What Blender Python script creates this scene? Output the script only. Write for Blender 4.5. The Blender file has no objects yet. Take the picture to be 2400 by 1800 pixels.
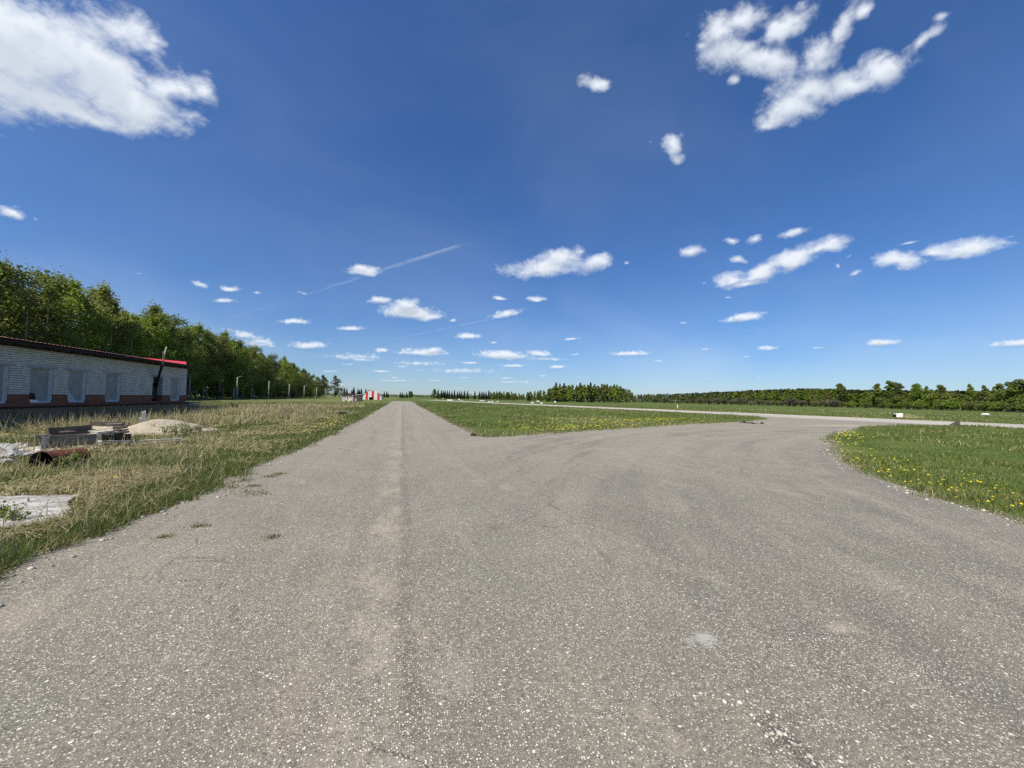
import bpy, bmesh, math, random
import numpy as np
from mathutils import Vector, Matrix, Quaternion

random.seed(7)
RNG = np.random.default_rng(11)
R = math.radians
SC = bpy.context.scene
COL = SC.collection
EYE = 1.6

# ------------------------------------------------------------------ camera
def camera_axes():
    yaw, p, r = R(15.9), R(2.19), R(1.0)
    F = Vector((math.sin(yaw)*math.cos(p), math.cos(yaw)*math.cos(p), math.sin(p)))
    R0 = Vector((math.cos(yaw), -math.sin(yaw), 0)); U0 = R0.cross(F)
    return R0*math.cos(r)+U0*math.sin(r), U0*math.cos(r)-R0*math.sin(r), F
CR, CU, CF = camera_axes()
cd = bpy.data.cameras.new('camera'); cam = bpy.data.objects.new('camera', cd); COL.objects.link(cam)
M = Matrix((CR, CU, -CF)).transposed().to_4x4(); M.translation = (0, 0, EYE)
cam.matrix_world = M
cd.sensor_fit = 'HORIZONTAL'; cd.sensor_width = 36; cd.lens = 902/2400*36
cd.clip_start = .05; cd.clip_end = 20000
SC.camera = cam

def view_dir(x, y):            # photo pixel -> world direction (not normalised, depth 1)
    return CF + CR*((x-1200)/902) - CU*((y-900)/902)
def on_x(x, y, X):
    d = view_dir(x, y); t = X/d.x; return Vector((X, d.y*t, EYE+d.z*t))
def on_ground(x, y, z=0.):
    d = view_dir(x, y); t = (z-EYE)/d.z; return Vector((d.x*t, d.y*t, z))
def depth(x, y): return CF.x*x + CF.y*y
def height_for(x, y, py):      # height that reaches photo row py when standing at x, y
    lo, hi = 0., 60.
    for _ in range(40):
        m = (lo+hi)/2; v = Vector((x, y, m-EYE)); yy = 900-902*v.dot(CU)/v.dot(CF)
        if yy > py: lo = m
        else: hi = m
    return lo

# ------------------------------------------------------------------ nodes
class NT:
    def __init__(s, nt): s.t = nt
    def n(s, kind, ins=None, **props):
        nd = s.t.nodes.new(kind)
        for k, v in props.items(): setattr(nd, k, v)
        for k, v in (ins or {}).items():
            sk = nd.inputs[k]
            if isinstance(v, bpy.types.NodeSocket): s.t.links.new(v, sk)
            elif isinstance(v, bpy.types.Node): s.t.links.new(v.outputs[0], sk)
            else: sk.default_value = v
        return nd
    def m(s, op, a, b=None, c=None, clamp=False):
        ins = {0: a}
        if b is not None: ins[1] = b
        if c is not None: ins[2] = c
        return s.n('ShaderNodeMath', ins, operation=op, use_clamp=clamp).outputs[0]
    def ss(s, x, a, b):        # smoothstep
        return s.n('ShaderNodeMapRange', {'Value': x, 'From Min': a, 'From Max': b}, interpolation_type='SMOOTHSTEP').outputs[0]
    def mix(s, f, a, b, mode='MIX'):
        nd = s.n('ShaderNodeMix', data_type='RGBA', blend_type=mode)
        for sk, v in ((nd.inputs[0], f), (nd.inputs[6], a), (nd.inputs[7], b)):
            if isinstance(v, bpy.types.NodeSocket): s.t.links.new(v, sk)
            else: sk.default_value = v if not isinstance(v, tuple) or len(v) == 4 else (*v, 1)
        return nd.outputs[2]
    def noise(s, vec, scale, detail=4, rough=.55, dist=0):
        ins = {'Scale': scale, 'Detail': detail, 'Roughness': rough, 'Distortion': dist}
        if vec is not None: ins['Vector'] = vec
        return s.n('ShaderNodeTexNoise', ins).outputs[0]
    def scale(s, vec, v):
        return s.n('ShaderNodeVectorMath', {0: vec, 1: v}, operation='MULTIPLY').outputs[0]

def material(name):
    m = bpy.data.materials.new(name); m.use_nodes = True
    m.node_tree.nodes.clear(); t = NT(m.node_tree)
    t.out = t.n('ShaderNodeOutputMaterial')
    return m, t
def finish(t, sh): t.t.links.new(sh.outputs[0] if isinstance(sh, bpy.types.Node) else sh, t.out.inputs[0])
def pbsdf(t, col, rough=.85, spec=.3, normal=None, metal=0.):
    ins = {'Base Color': col if not isinstance(col, tuple) else (*col, 1), 'Roughness': rough, 'Specular IOR Level': spec, 'Metallic': metal}
    if normal is not None: ins['Normal'] = normal
    return t.n('ShaderNodeBsdfPrincipled', ins)
def bump(t, h, strength=.5, dist=.01):
    return t.n('ShaderNodeBump', {'Height': h, 'Strength': strength, 'Distance': dist}).outputs[0]

def mat_plain(name, c1, c2, scale=3., rough=.8, bumpy=.3, bd=.01, metal=0., stretch=(1, 1, 1), spec=.3):
    m, t = material(name); tc = t.n('ShaderNodeTexCoord').outputs['Object']
    v = t.scale(tc, stretch)
    n1 = t.noise(v, scale, 6, .6); n2 = t.noise(v, scale*7, 5, .6)
    f = t.m('MULTIPLY_ADD', n2, .45, t.m('MULTIPLY', n1, .6))
    col = t.mix(t.ss(f, .32, .72), c1, c2)
    finish(t, pbsdf(t, col, rough, spec, bump(t, n2, bumpy, bd), metal)); return m

# ------------------------------------------------------------------ meshes
def mesh_np(name, V, faces, mat, parent=None, attrs=None, smooth=False, link=True):
    """faces: list of int arrays (P,k)"""
    me = bpy.data.meshes.new(name); V = np.asarray(V, np.float32)
    me.vertices.add(len(V)); me.vertices.foreach_set('co', V.ravel())
    idx = np.concatenate([f.ravel() for f in faces]).astype(np.int32)
    tot = np.concatenate([np.full(len(f), f.shape[1]) for f in faces])
    me.loops.add(len(idx)); me.loops.foreach_set('vertex_index', idx)
    me.polygons.add(len(tot)); me.polygons.foreach_set('loop_start', np.concatenate([[0], np.cumsum(tot)[:-1]]).astype(np.int32))
    if smooth: me.polygons.foreach_set('use_smooth', np.ones(len(tot), bool))
    me.update(calc_edges=True)
    for k, a in (attrs or {}).items():
        at = me.attributes.new(k, 'FLOAT', 'POINT'); at.data.foreach_set('value', np.asarray(a, np.float32))
    me.materials.append(mat)
    if not link: return me
    return add_obj(name, me, parent)
def add_obj(name, data, parent=None, loc=None, rotz=0, scale=None):
    o = bpy.data.objects.new(name, data); COL.objects.link(o)
    if parent is not None: o.parent = parent
    if loc is not None: o.location = loc
    if rotz: o.rotation_euler.z = rotz
    if scale is not None: o.scale = scale
    return o
def tag(o, label, cat, group=None, kind=None):
    if label: o['label'] = label
    if cat: o['category'] = cat
    if group: o['group'] = group
    if kind: o['kind'] = kind
    return o
def thing(name, label, cat, loc=(0, 0, 0), rotz=0, group=None):
    o = bpy.data.objects.new(name, None); COL.objects.link(o); o.empty_display_size = .2
    o.location = loc; o.rotation_euler.z = rotz
    return tag(o, label, cat, group)

class MB:
    """collects shapes with several materials into one mesh"""
    def __init__(s): s.bm = bmesh.new()
    def box(s, a, b, mi=0, jit=0.):
        vs = [s.bm.verts.new((a[0] if i & 1 == 0 else b[0], a[1] if i & 2 == 0 else b[1], a[2] if i & 4 == 0 else b[2])) for i in range(8)]
        if jit:
            for v in vs: v.co += Vector((random.uniform(-jit, jit), random.uniform(-jit, jit), random.uniform(-jit, jit)))
        for q in ((0, 2, 3, 1), (4, 5, 7, 6), (0, 1, 5, 4), (2, 6, 7, 3), (0, 4, 6, 2), (1, 3, 7, 5)):
            f = s.bm.faces.new([vs[i] for i in q]); f.material_index = mi
        return s
    def prism(s, pts, off, mi=0):
        a = [s.bm.verts.new(p) for p in pts]; b = [s.bm.verts.new(Vector(p)+Vector(off)) for p in pts]
        n = len(pts)
        s.bm.faces.new(a).material_index = mi; s.bm.faces.new(b[::-1]).material_index = mi
        for i in range(n):
            s.bm.faces.new((a[i], b[i], b[(i+1) % n], a[(i+1) % n])).material_index = mi
        return s
    def tube(s, pts, rad, n=8, mi=0, cap=True):
        rings = []
        for i, p in enumerate(pts):
            p = Vector(p); d = Vector(pts[min(i+1, len(pts)-1)])-Vector(pts[max(i-1, 0)]); d.normalize()
            up = Vector((0, 0, 1)) if abs(d.z) < .9 else Vector((1, 0, 0))
            u = d.cross(up).normalized(); w = d.cross(u)
            r = rad[i] if isinstance(rad, (list, tuple)) else rad
            rings.append([s.bm.verts.new(p+u*(r*math.cos(2*math.pi*k/n))+w*(r*math.sin(2*math.pi*k/n))) for k in range(n)])
        for a, b in zip(rings, rings[1:]):
            for k in range(n):
                f = s.bm.faces.new((a[k], a[(k+1) % n], b[(k+1) % n], b[k])); f.material_index = mi; f.smooth = True
        if cap:
            s.bm.faces.new(rings[0][::-1]).material_index = mi; s.bm.faces.new(rings[-1]).material_index = mi
        return s
    def build(s, name, mats, parent=None, bevel=0., loc=None, link=True):
        bmesh.ops.recalc_face_normals(s.bm, faces=s.bm.faces[:])
        if bevel: bmesh.ops.bevel(s.bm, geom=s.bm.edges[:], offset=bevel, segments=1, affect='EDGES')
        me = bpy.data.meshes.new(name); s.bm.to_mesh(me); s.bm.free()
        for m in (mats if isinstance(mats, (list, tuple)) else [mats]): me.materials.append(m)
        if not link: return me
        return add_obj(name, me, parent, loc)

def lump(name, mat, r, parent=None, loc=(0, 0, 0), seed=0, sub=3, amp=.35, freq=2., link=True):
    """irregular stone / clod"""
    from mathutils import noise as mn
    bm = bmesh.new(); bmesh.ops.create_icosphere(bm, subdivisions=sub, radius=1)
    for v in bm.verts:
        k = 1+amp*mn.noise(v.co*freq+Vector((seed*3.7, seed*1.3, seed)))+amp*.5*mn.noise(v.co*freq*2.7+Vector((seed, 5, 1)))
        v.co = Vector((v.co.x*r[0]*k, v.co.y*r[1]*k, v.co.z*r[2]*k))
    me = bpy.data.meshes.new(name); bm.to_mesh(me); bm.free(); me.materials.append(mat)
    if not link: return me
    return add_obj(name, me, parent, loc)

# value noise on the ground plane
LAT = RNG.random((256, 256))
def vnoise(x, y, s, seed=0):
    x = np.asarray(x)*s+seed*17.3; y = np.asarray(y)*s+seed*9.1
    xi = np.floor(x).astype(int); yi = np.floor(y).astype(int); fx = x-xi; fy = y-yi
    fx = fx*fx*(3-2*fx); fy = fy*fy*(3-2*fy)
    g = lambda i, j: LAT[(xi+i) & 255, (yi+j) & 255]
    return (g(0, 0)*(1-fx)+g(1, 0)*fx)*(1-fy)+(g(0, 1)*(1-fx)+g(1, 1)*fx)*fy
def fbm(x, y, s, seed=0, o=3):
    return sum(vnoise(x, y, s*2**k, seed+k)*.5**k for k in range(o))/sum(.5**k for k in range(o))

# ------------------------------------------------------------------ ground plan
ROAD = [(-3.2, -15), (-3.25, 4), (-3.35, 4.8), (-3.25, 5.4), (-3.1, 6.2), (-3.05, 7.4), (-3.2, 8.5), (-3.12, 9.6), (-3.0, 11.4),
        (-2.75, 14), (-2.7, 18), (-2.75, 29), (-2.9, 60), (-3.1, 150), (3.0, 150), (3.05, 60), (3.1, 34), (3.08, 19), (3.0, 15.9), (3.35, 15.45),
        (4.2, 15.6), (7.0, 17.0), (10.4, 18.5), (19, 22.6), (28.2, 26.1), (35, 30), (40, 35.5), (43, 38), (47, 20), (44, 20.6), (40.5, 21.6),
        (37.4, 21.5), (31.7, 19.6), (25.7, 16.9), (21.7, 14.8), (18.8, 13.1), (13.9, 9.55), (11.5, 7.5), (10.15, 6.1), (9.5, 5.25),
        (8.95, 4.4), (8.4, 3.5), (8.0, 2.6), (7.6, 1.2), (7.3, -3), (7.2, -15)]
RUNWAY = [(47.5+.16*60, -60), (47.5-.16*17, 17), (47.5-.16*60, 60), (47.5-.16*120, 120), (47.5-.16*235, 235), (60.5-.18*235, 235), (60.5-.18*120, 120), (60.5-.18*60, 60), (60.5+.18*60, -60)]

def rough_outline(poly, amp, near=.07):
    out = []; n = len(poly)
    for i in range(n):
        a, b = np.array(poly[i], float), np.array(poly[(i+1) % n], float)
        L = np.linalg.norm(b-a); t = 0.; nrm = np.array([-(b-a)[1], (b-a)[0]])/max(L, 1e-6)
        while t < L:
            p = a+(b-a)*t/L; d = math.hypot(*p); st = max(near, d*.006)
            w = amp*min(1+d*.02, 3)
            k = (fbm(t+i*7.3, 3.1*i, 1.1, 2, 4)-.5)*2.2+(RNG.random()-.5)*.5
            out.append(p+nrm*k*w*(0 if t == 0 and False else 1)); t += st
    return np.array(out)
def in_poly(x, y, poly):
    inside = np.zeros(len(x), bool); P = np.asarray(poly); j = len(P)-1
    for i in range(len(P)):
        xi, yi = P[i]; xj, yj = P[j]
        c = ((yi > y) != (yj > y)) & (x < (xj-xi)*(y-yi)/((yj-yi) if yj != yi else 1e-9)+xi)
        inside ^= c; j = i
    return inside
def dist_poly(x, y, poly):
    d = np.full(len(x), 1e9); P = np.asarray(poly, float)
    for i in range(len(P)):
        a, b = P[i], P[(i+1) % len(P)]; ab = b-a
        t = np.clip(((x-a[0])*ab[0]+(y-a[1])*ab[1])/max(ab@ab, 1e-9), 0, 1)
        d = np.minimum(d, np.hypot(x-a[0]-t*ab[0], y-a[1]-t*ab[1]))
    return d
def paved(x, y): return in_poly(x, y, ROAD) | in_poly(x, y, RUNWAY)
def smooth(t): t = np.clip(t, 0, 1); return t*t*(3-2*t)
def ground_h(x, y):
    x = np.atleast_1d(np.asarray(x, float)); y = np.atleast_1d(np.asarray(y, float))
    d = np.minimum(dist_poly(x, y, ROAD), dist_poly(x, y, RUNWAY)); d[paved(x, y)] = 0
    k = smooth((d-.25)/2.5)
    h = (.10*(fbm(x, y, .35, 5)-.5)+.05*(fbm(x, y, 1.3, 8)-.5)+.03)*k
    h += -.2*smooth((-9-x)/8)*smooth((60-y)/15)*smooth((y+5)/10)
    h += .12*np.exp(-((x-38)/8)**2-((y-17.5)/2.5)**2)*k
    h[(np.abs(x) > 900) | (np.abs(y) > 900)] = 0
    return h
def gh(x, y): return float(ground_h(x, y)[0])

# ------------------------------------------------------------------ world: sky, cloud, sun
SUN_AZ, SUN_EL = R(-121), R(50)
sun_dir = Vector((math.sin(SUN_AZ)*math.cos(SUN_EL), math.cos(SUN_AZ)*math.cos(SUN_EL), math.sin(SUN_EL)))
sl = bpy.data.lights.new('sun', 'SUN'); sl.energy = 5.0; sl.angle = R(.5); sl.color = (1, .935, .83)
so = bpy.data.objects.new('sun', sl); COL.objects.link(so); so.rotation_euler = sun_dir.to_track_quat('Z', 'Y').to_euler()

CLOUDS = [  # centre, radii in the photograph's 2212-wide preview, tilt clockwise, weight -> turned into azimuth / elevation below
 (-10,100,228,112,20,1.6),(225,155,155,78,38,1.35),(330,228,118,44,24,1.15),(440,215,58,42,30,1.0),(385,205,70,40,38,.95),(250,60,150,45,38,.8),(432,272,45,22,35,.75),(190,250,180,36,4,1.0),(110,225,210,60,8,1),(265,60,130,55,42,.75),(425,215,60,48,32,.8),(-160,60,260,200,10,1),(330,105,80,35,50,.7),
 (15,460,44,17,12,1),(75,474,20,6,25,.5),
 (1545,70,60,60,0,.95),(1565,115,75,55,-10,1),(1640,140,105,58,10,1),(1610,35,75,32,-40,.95),(1700,40,85,36,-38,1),(1770,115,90,50,-35,1.05),(1835,60,28,75,18,1),(1690,225,75,42,-28,1),(1660,255,45,22,-10,.8),
 (1740,190,95,38,-18,.95),(1830,165,105,36,-22,.92),(1925,120,95,34,-28,1.05),(2010,65,60,26,-45,.75),(1880,8,40,25,-20,.8),(2040,15,40,20,-40,.5),(1570,185,25,18,-30,.8),(1510,100,22,20,-40,.7),
 (1272,180,36,21,0,.95),(1452,310,38,32,30,1),(1455,335,26,20,0,.9),(1407,300,14,5,-30,.5),
 (1500,539,28,15,-5,1),(1582,518,25,9,-8,.85),(1636,510,27,13,-25,.85),(1718,502,44,13,-10,.85),(1578,605,48,22,-5,1),(1600,562,36,17,10,.75),(1650,590,72,27,-24,1),(1715,562,80,27,-20,1.05),(1790,533,65,20,-18,1),(1610,615,70,12,-8,.9),
 (1850,590,34,8,-28,.6),(1835,553,28,8,-35,.5),(1808,578,8,12,10,.6),(1935,566,62,25,5,1.05),(2090,540,98,27,-8,1.05),(2020,548,45,15,-5,.9),(1960,525,50,7,-10,.55),(2190,510,30,7,-10,.5),
 (1605,688,54,14,-8,1),(1473,697,16,6,0,.75),(1515,612,14,6,10,.45),(1572,643,22,5,0,.45),
 (1180,580,88,28,-3,1.15),(1215,558,48,22,0,1.1),(1292,568,38,22,-10,1),(1355,567,10,7,0,.6),(1255,545,18,5,0,.5),
 (785,588,40,14,-3,1),(778,580,26,12,0,.9),(800,592,30,9,0,.8),(1081,645,20,8,0,.9),(1157,646,24,9,0,.95),(1090,679,46,11,-12,.95),
 (885,676,70,20,5,1.1),(880,660,34,20,0,1.05),(818,650,30,13,0,.95),(925,686,42,12,-5,1),(975,692,17,6,0,.7),
 (430,615,36,13,15,.75),(497,625,32,11,5,.8),(552,632,16,8,0,.6),(482,650,42,9,0,.8),(652,632,28,6,12,.55),(300,592,10,6,0,.5),
 (635,695,46,9,0,.9),(530,724,65,14,12,.75),(560,738,60,14,5,.7),(667,747,50,11,0,.95),(760,710,42,8,0,.85),(1010,726,32,10,0,.95),(1066,740,20,6,0,.7),
 (825,757,22,8,0,.85),(912,762,64,11,2,1),(935,757,36,10,0,.9),(1085,768,60,13,2,1.1),(1112,790,38,6,0,.8),(1168,764,36,9,4,.95),(1015,784,28,6,0,.7),(1202,793,28,6,0,.85),(1245,765,26,5,0,.6),
 (1235,732,32,7,-6,.65),(1360,764,54,9,-2,.95),(1425,780,18,5,0,.6),(1522,754,14,5,0,.55),(1656,752,30,9,0,.75),(1610,770,18,5,0,.55),(1765,752,28,5,0,.5),(1907,740,44,10,0,.95),(2195,742,72,11,-2,1),(1530,818,24,4,0,.55),
 (715,802,45,8,0,.55),(780,777,70,8,3,.55),(820,802,34,6,0,.7),(870,792,18,5,0,.75),(750,787,36,6,0,.55),(852,816,26,4,0,.6),(935,822,34,4,0,.5),(1092,817,20,4,0,.65),(1005,816,32,4,0,.5),(1176,812,16,4,0,.65),(905,800,26,4,0,.5),
 (1265,815,30,4,0,.45),(1330,800,22,4,0,.4),(1050,803,30,4,0,.45),(690,822,36,5,0,.45),(1150,828,40,3,0,.4),(985,838,50,4,0,.4),(880,832,40,4,0,.4),(1400,826,30,3,0,.35),(1245,838,50,4,0,.35),(1640,815,22,4,0,.35),(1700,795,24,4,0,.35),
 (760,770,150,16,0,.52),(1000,800,170,14,0,.5),(560,745,80,14,4,.6),(900,785,120,12,0,.5),(1180,775,110,9,2,.5),(720,830,110,7,0,.5),(1100,825,140,6,0,.5),(860,822,90,6,0,.5),
 (740,612,270,2.6,-17.5,.20),(900,558,95,3.2,-17.5,.26),(950,712,105,2.4,-12,.2),(1560,722,330,2.,-7,.09),(2000,694,300,2.,-4,.09)]

def azel(px, py):
    d = view_dir(px*2400/2212, py*2400/2212).normalized()
    return np.array([math.atan2(d.x, d.y), math.asin(d.z)])
def sky_ellipse(c):
    cx, cy, rx, ry, rot, w = c; p = azel(cx, cy); r = R(rot); e = 2.
    J = np.stack([(azel(cx+e, cy)-p)/e, (azel(cx, cy+e)-p)/e], 1)
    rm = np.array([[math.cos(r), -math.sin(r)], [math.sin(r), math.cos(r)]])
    U, S, _ = np.linalg.svd(J @ rm @ np.diag([rx, ry]))
    if np.linalg.det(U) < 0: U[:, 1] *= -1
    return p, math.atan2(U[1, 0], U[0, 0]), S, w

def sky_nodes(t, vec=None):
    sky = t.n('ShaderNodeTexSky', sky_type='NISHITA', sun_disc=False, sun_elevation=SUN_EL, sun_rotation=SUN_AZ,
              air_density=AIR, dust_density=DUST, ozone_density=OZONE, altitude=ALT)
    if vec is None: vec = t.n('ShaderNodeTexCoord').outputs['Generated']
    up = t.n('ShaderNodeVectorMath', {0: vec, 1: (0, 0, .02)}, operation='ADD').outputs[0]      # hazeless horizon: skip the yellowest band
    t.t.links.new(t.n('ShaderNodeVectorMath', {0: up}, operation='NORMALIZE').outputs[0], sky.inputs[0])
    gm = t.n('ShaderNodeGamma', {'Color': sky.outputs[0], 'Gamma': .95})
    hs = t.n('ShaderNodeHueSaturation', {'Hue': SKYHUE, 'Saturation': SKYSAT, 'Value': 1., 'Color': gm.outputs[0]})
    return hs.outputs[0]
AIR, DUST, OZONE, ALT, SKYHUE, SKYSAT, SKYSTR = 1.0, .8, 8.0, 0., .507, 1.16, .107

def build_world():
    w = bpy.data.worlds.new('World'); SC.world = w; w.use_nodes = True
    w.node_tree.nodes.clear(); t = NT(w.node_tree); out = t.n('ShaderNodeOutputWorld')
    t.t.links.new(t.n('ShaderNodeBackground', {'Color': sky_nodes(t), 'Strength': SKYSTR}).outputs[0], out.inputs[0])
build_world()

def vn_n(x, y, s, seed, o, rough=.55):      # fractal value noise, -1..1
    tot = 0; amp = 1; nrm = 0
    for k in range(o):
        tot = tot+amp*(vnoise(x, y, s*2**k, seed+k*1.7)*2-1); nrm += amp; amp *= rough
    return tot/nrm
def build_sky():
    """sky dome sector with the day's cumulus; cloud cover is computed in azimuth / elevation"""
    az = np.radians(np.arange(-72, 100.01, .16)); el = np.radians(np.concatenate([np.arange(-1.5, 10, .07), np.arange(10, 53.01, .16)]))
    A, E_ = np.meshgrid(az, el); a, e = A.ravel()+2., E_.ravel()
    sc = np.clip(e, .02, .8); big = np.clip((e-.16)/.25, 0, 1)
    wa = .010+.035*big
    sx = 30-22*big
    def warp(seed):
        lo = vn_n(a, e*1.6, 7., seed, 5); hi = vn_n(a, e*1.8, 40., seed+3, 5)
        return lo*big+hi*(1-big)
    wx, wy = warp(2)*wa*1.3, warp(9)*wa*.75*np.clip(e/.2, .25, 1)
    F = np.full(len(a), -3.); G = np.full(len(a), -3.); T = np.zeros(len(a))
    parts = []
    for c in CLOUDS:
        if c[2] > 12*c[3] and c[5] < .4:           # a contrail: a chain of short pieces, so it stays straight on the sphere
            r = R(c[4]); m = 9
            for j in range(m):
                u = ((j+.5)/m*2-1)*c[2]
                parts.append((c[0]+u*math.cos(r), c[1]+u*math.sin(r), c[2]/m*2.2, c[3]*(.8+.5*j/m), c[4], c[5]*(.45+.55*math.sin((j+.7)/m*2.6))))
        else: parts.append(c)
    for c in parts:
        pc, ang, S, wt = sky_ellipse(c)
        thin = c[3] < 4.3 and wt < .33
        k = .0 if thin else 1.
        m = max(S[0], S[1])*1.9+.06
        i = np.nonzero((np.abs(a-2-pc[0]) < m) & (np.abs(e-pc[1]) < m))[0]
        if not len(i): continue
        ca, sa = math.cos(ang), math.sin(ang); sm = min(1., (min(S)/.03)**.5)
        def fld(dx, dy):
            x = a[i]-2-pc[0]+wx[i]*k*sm+dx; y = e[i]-pc[1]+wy[i]*k*sm+dy
            if pc[1] < .34: y = np.where(y < 0, y*1.45, y)      # flat base, domed top
            return wt-np.hypot((x*ca+y*sa)/S[0], (-x*sa+y*ca)/S[1])
        f = fld(0, 0)
        if thin:
            T[i] = np.maximum(T[i], wt*np.clip((f-wt+1)*1.4, 0, 1)**.8); continue
        g = fld(-.10*min(S), .75*min(S))  # cover shifted upward, source of the painted underside shade
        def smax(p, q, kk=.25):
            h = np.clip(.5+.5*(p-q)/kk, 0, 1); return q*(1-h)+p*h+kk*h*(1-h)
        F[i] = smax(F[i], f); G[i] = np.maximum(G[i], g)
    x = np.cos(E_)*np.sin(A); y = np.cos(E_)*np.cos(A); z = np.sin(E_)
    V = np.stack([x, y, z], -1).reshape(-1, 3)*9500
    ny, nx = A.shape; ii = np.arange(nx*ny).reshape(ny, nx)
    Fq = np.stack([ii[:-1, :-1], ii[1:, :-1], ii[1:, 1:], ii[:-1, 1:]], -1).reshape(-1, 4)
    m, t = material('sky_air'); m.cycles.emission_sampling = 'NONE'
    d = t.n('ShaderNodeVectorMath', {0: t.n('ShaderNodeTexCoord').outputs['Object']}, operation='NORMALIZE').outputs[0]
    fa = t.n('ShaderNodeAttribute', attribute_name='cover').outputs['Fac']; ga = t.n('ShaderNodeAttribute', attribute_name='depth').outputs['Fac']
    eln = t.n('ShaderNodeSeparateXYZ', {0: d}).outputs[2]
    st = t.scale(d, (1, 1, 1.6)); elf = t.ss(eln, .10, .42)
    nz = t.noise(st, 11., 9, .62, .3); nf = t.noise(st, 60., 7, .62, .2)
    nn = t.n('ShaderNodeMix', {0: elf, 2: nf, 3: nz}).outputs[0]
    b1 = t.m('ABSOLUTE', t.m('SUBTRACT', t.noise(st, 26., 6, .55, .1), .5)); b2 = t.m('ABSOLUTE', t.m('SUBTRACT', t.noise(d, 85., 5, .55, .1), .5))
    bil = t.n('ShaderNodeMix', {0: elf, 2: b2, 3: b1}).outputs[0]
    wis = t.noise(t.n('ShaderNodeMapping', {'Vector': d, 'Rotation': (0, 0, R(35)), 'Scale': (1, 3.2, 1.4)}).outputs[0], 13., 8, .68, .5)
    edge = t.m('ADD', t.m('MULTIPLY', t.m('SUBTRACT', nn, .5), .75), t.m('MULTIPLY', t.m('SUBTRACT', bil, .09), .85))
    edge = t.m('ADD', edge, t.m('MULTIPLY', t.m('MULTIPLY', t.m('SUBTRACT', wis, .5), elf), .6)); low = t.noise(d, 7., 4, .5)
    Fv = t.m('ADD', fa, t.m('MULTIPLY', edge, 1.7)); Gv = t.m('ADD', ga, t.m('MULTIPLY', edge, 1.2))
    dens = t.m('MULTIPLY', t.m('POWER', t.n('ShaderNodeMapRange', {'Value': Fv, 'From Min': -.12, 'From Max': t.m('MULTIPLY_ADD', elf, .14, .80)}, interpolation_type='SMOOTHSTEP').outputs[0], .9), .97)
    tr = t.m('MULTIPLY', t.n('ShaderNodeAttribute', attribute_name='trail').outputs['Fac'], t.ss(nz, .25, .6))
    ci = t.noise(t.scale(d, (1.4, 2., 3.)), 1.6, 4, .5, .4)
    veil = t.m('MULTIPLY', t.m('MULTIPLY', t.ss(ci, .25, .8), t.m('MULTIPLY_ADD', t.ss(eln, .30, .05), .16, .05)), 1.)
    dens = t.m('MAXIMUM', dens, t.m('MAXIMUM', tr, veil))
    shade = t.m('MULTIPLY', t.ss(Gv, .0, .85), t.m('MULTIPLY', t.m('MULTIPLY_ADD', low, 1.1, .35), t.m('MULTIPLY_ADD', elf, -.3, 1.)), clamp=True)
    cc = t.mix(shade, (.69, .73, .78), (.39, .445, .525))  # cloud undersides shaded in the emission colour, tops kept pale
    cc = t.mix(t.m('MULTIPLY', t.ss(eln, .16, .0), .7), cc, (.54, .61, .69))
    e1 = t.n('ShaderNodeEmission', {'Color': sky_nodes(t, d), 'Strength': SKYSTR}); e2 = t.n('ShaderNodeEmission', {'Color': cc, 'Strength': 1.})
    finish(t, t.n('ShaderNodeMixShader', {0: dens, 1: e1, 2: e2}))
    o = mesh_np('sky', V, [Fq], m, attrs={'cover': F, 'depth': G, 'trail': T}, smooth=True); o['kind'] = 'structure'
build_sky()

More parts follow.
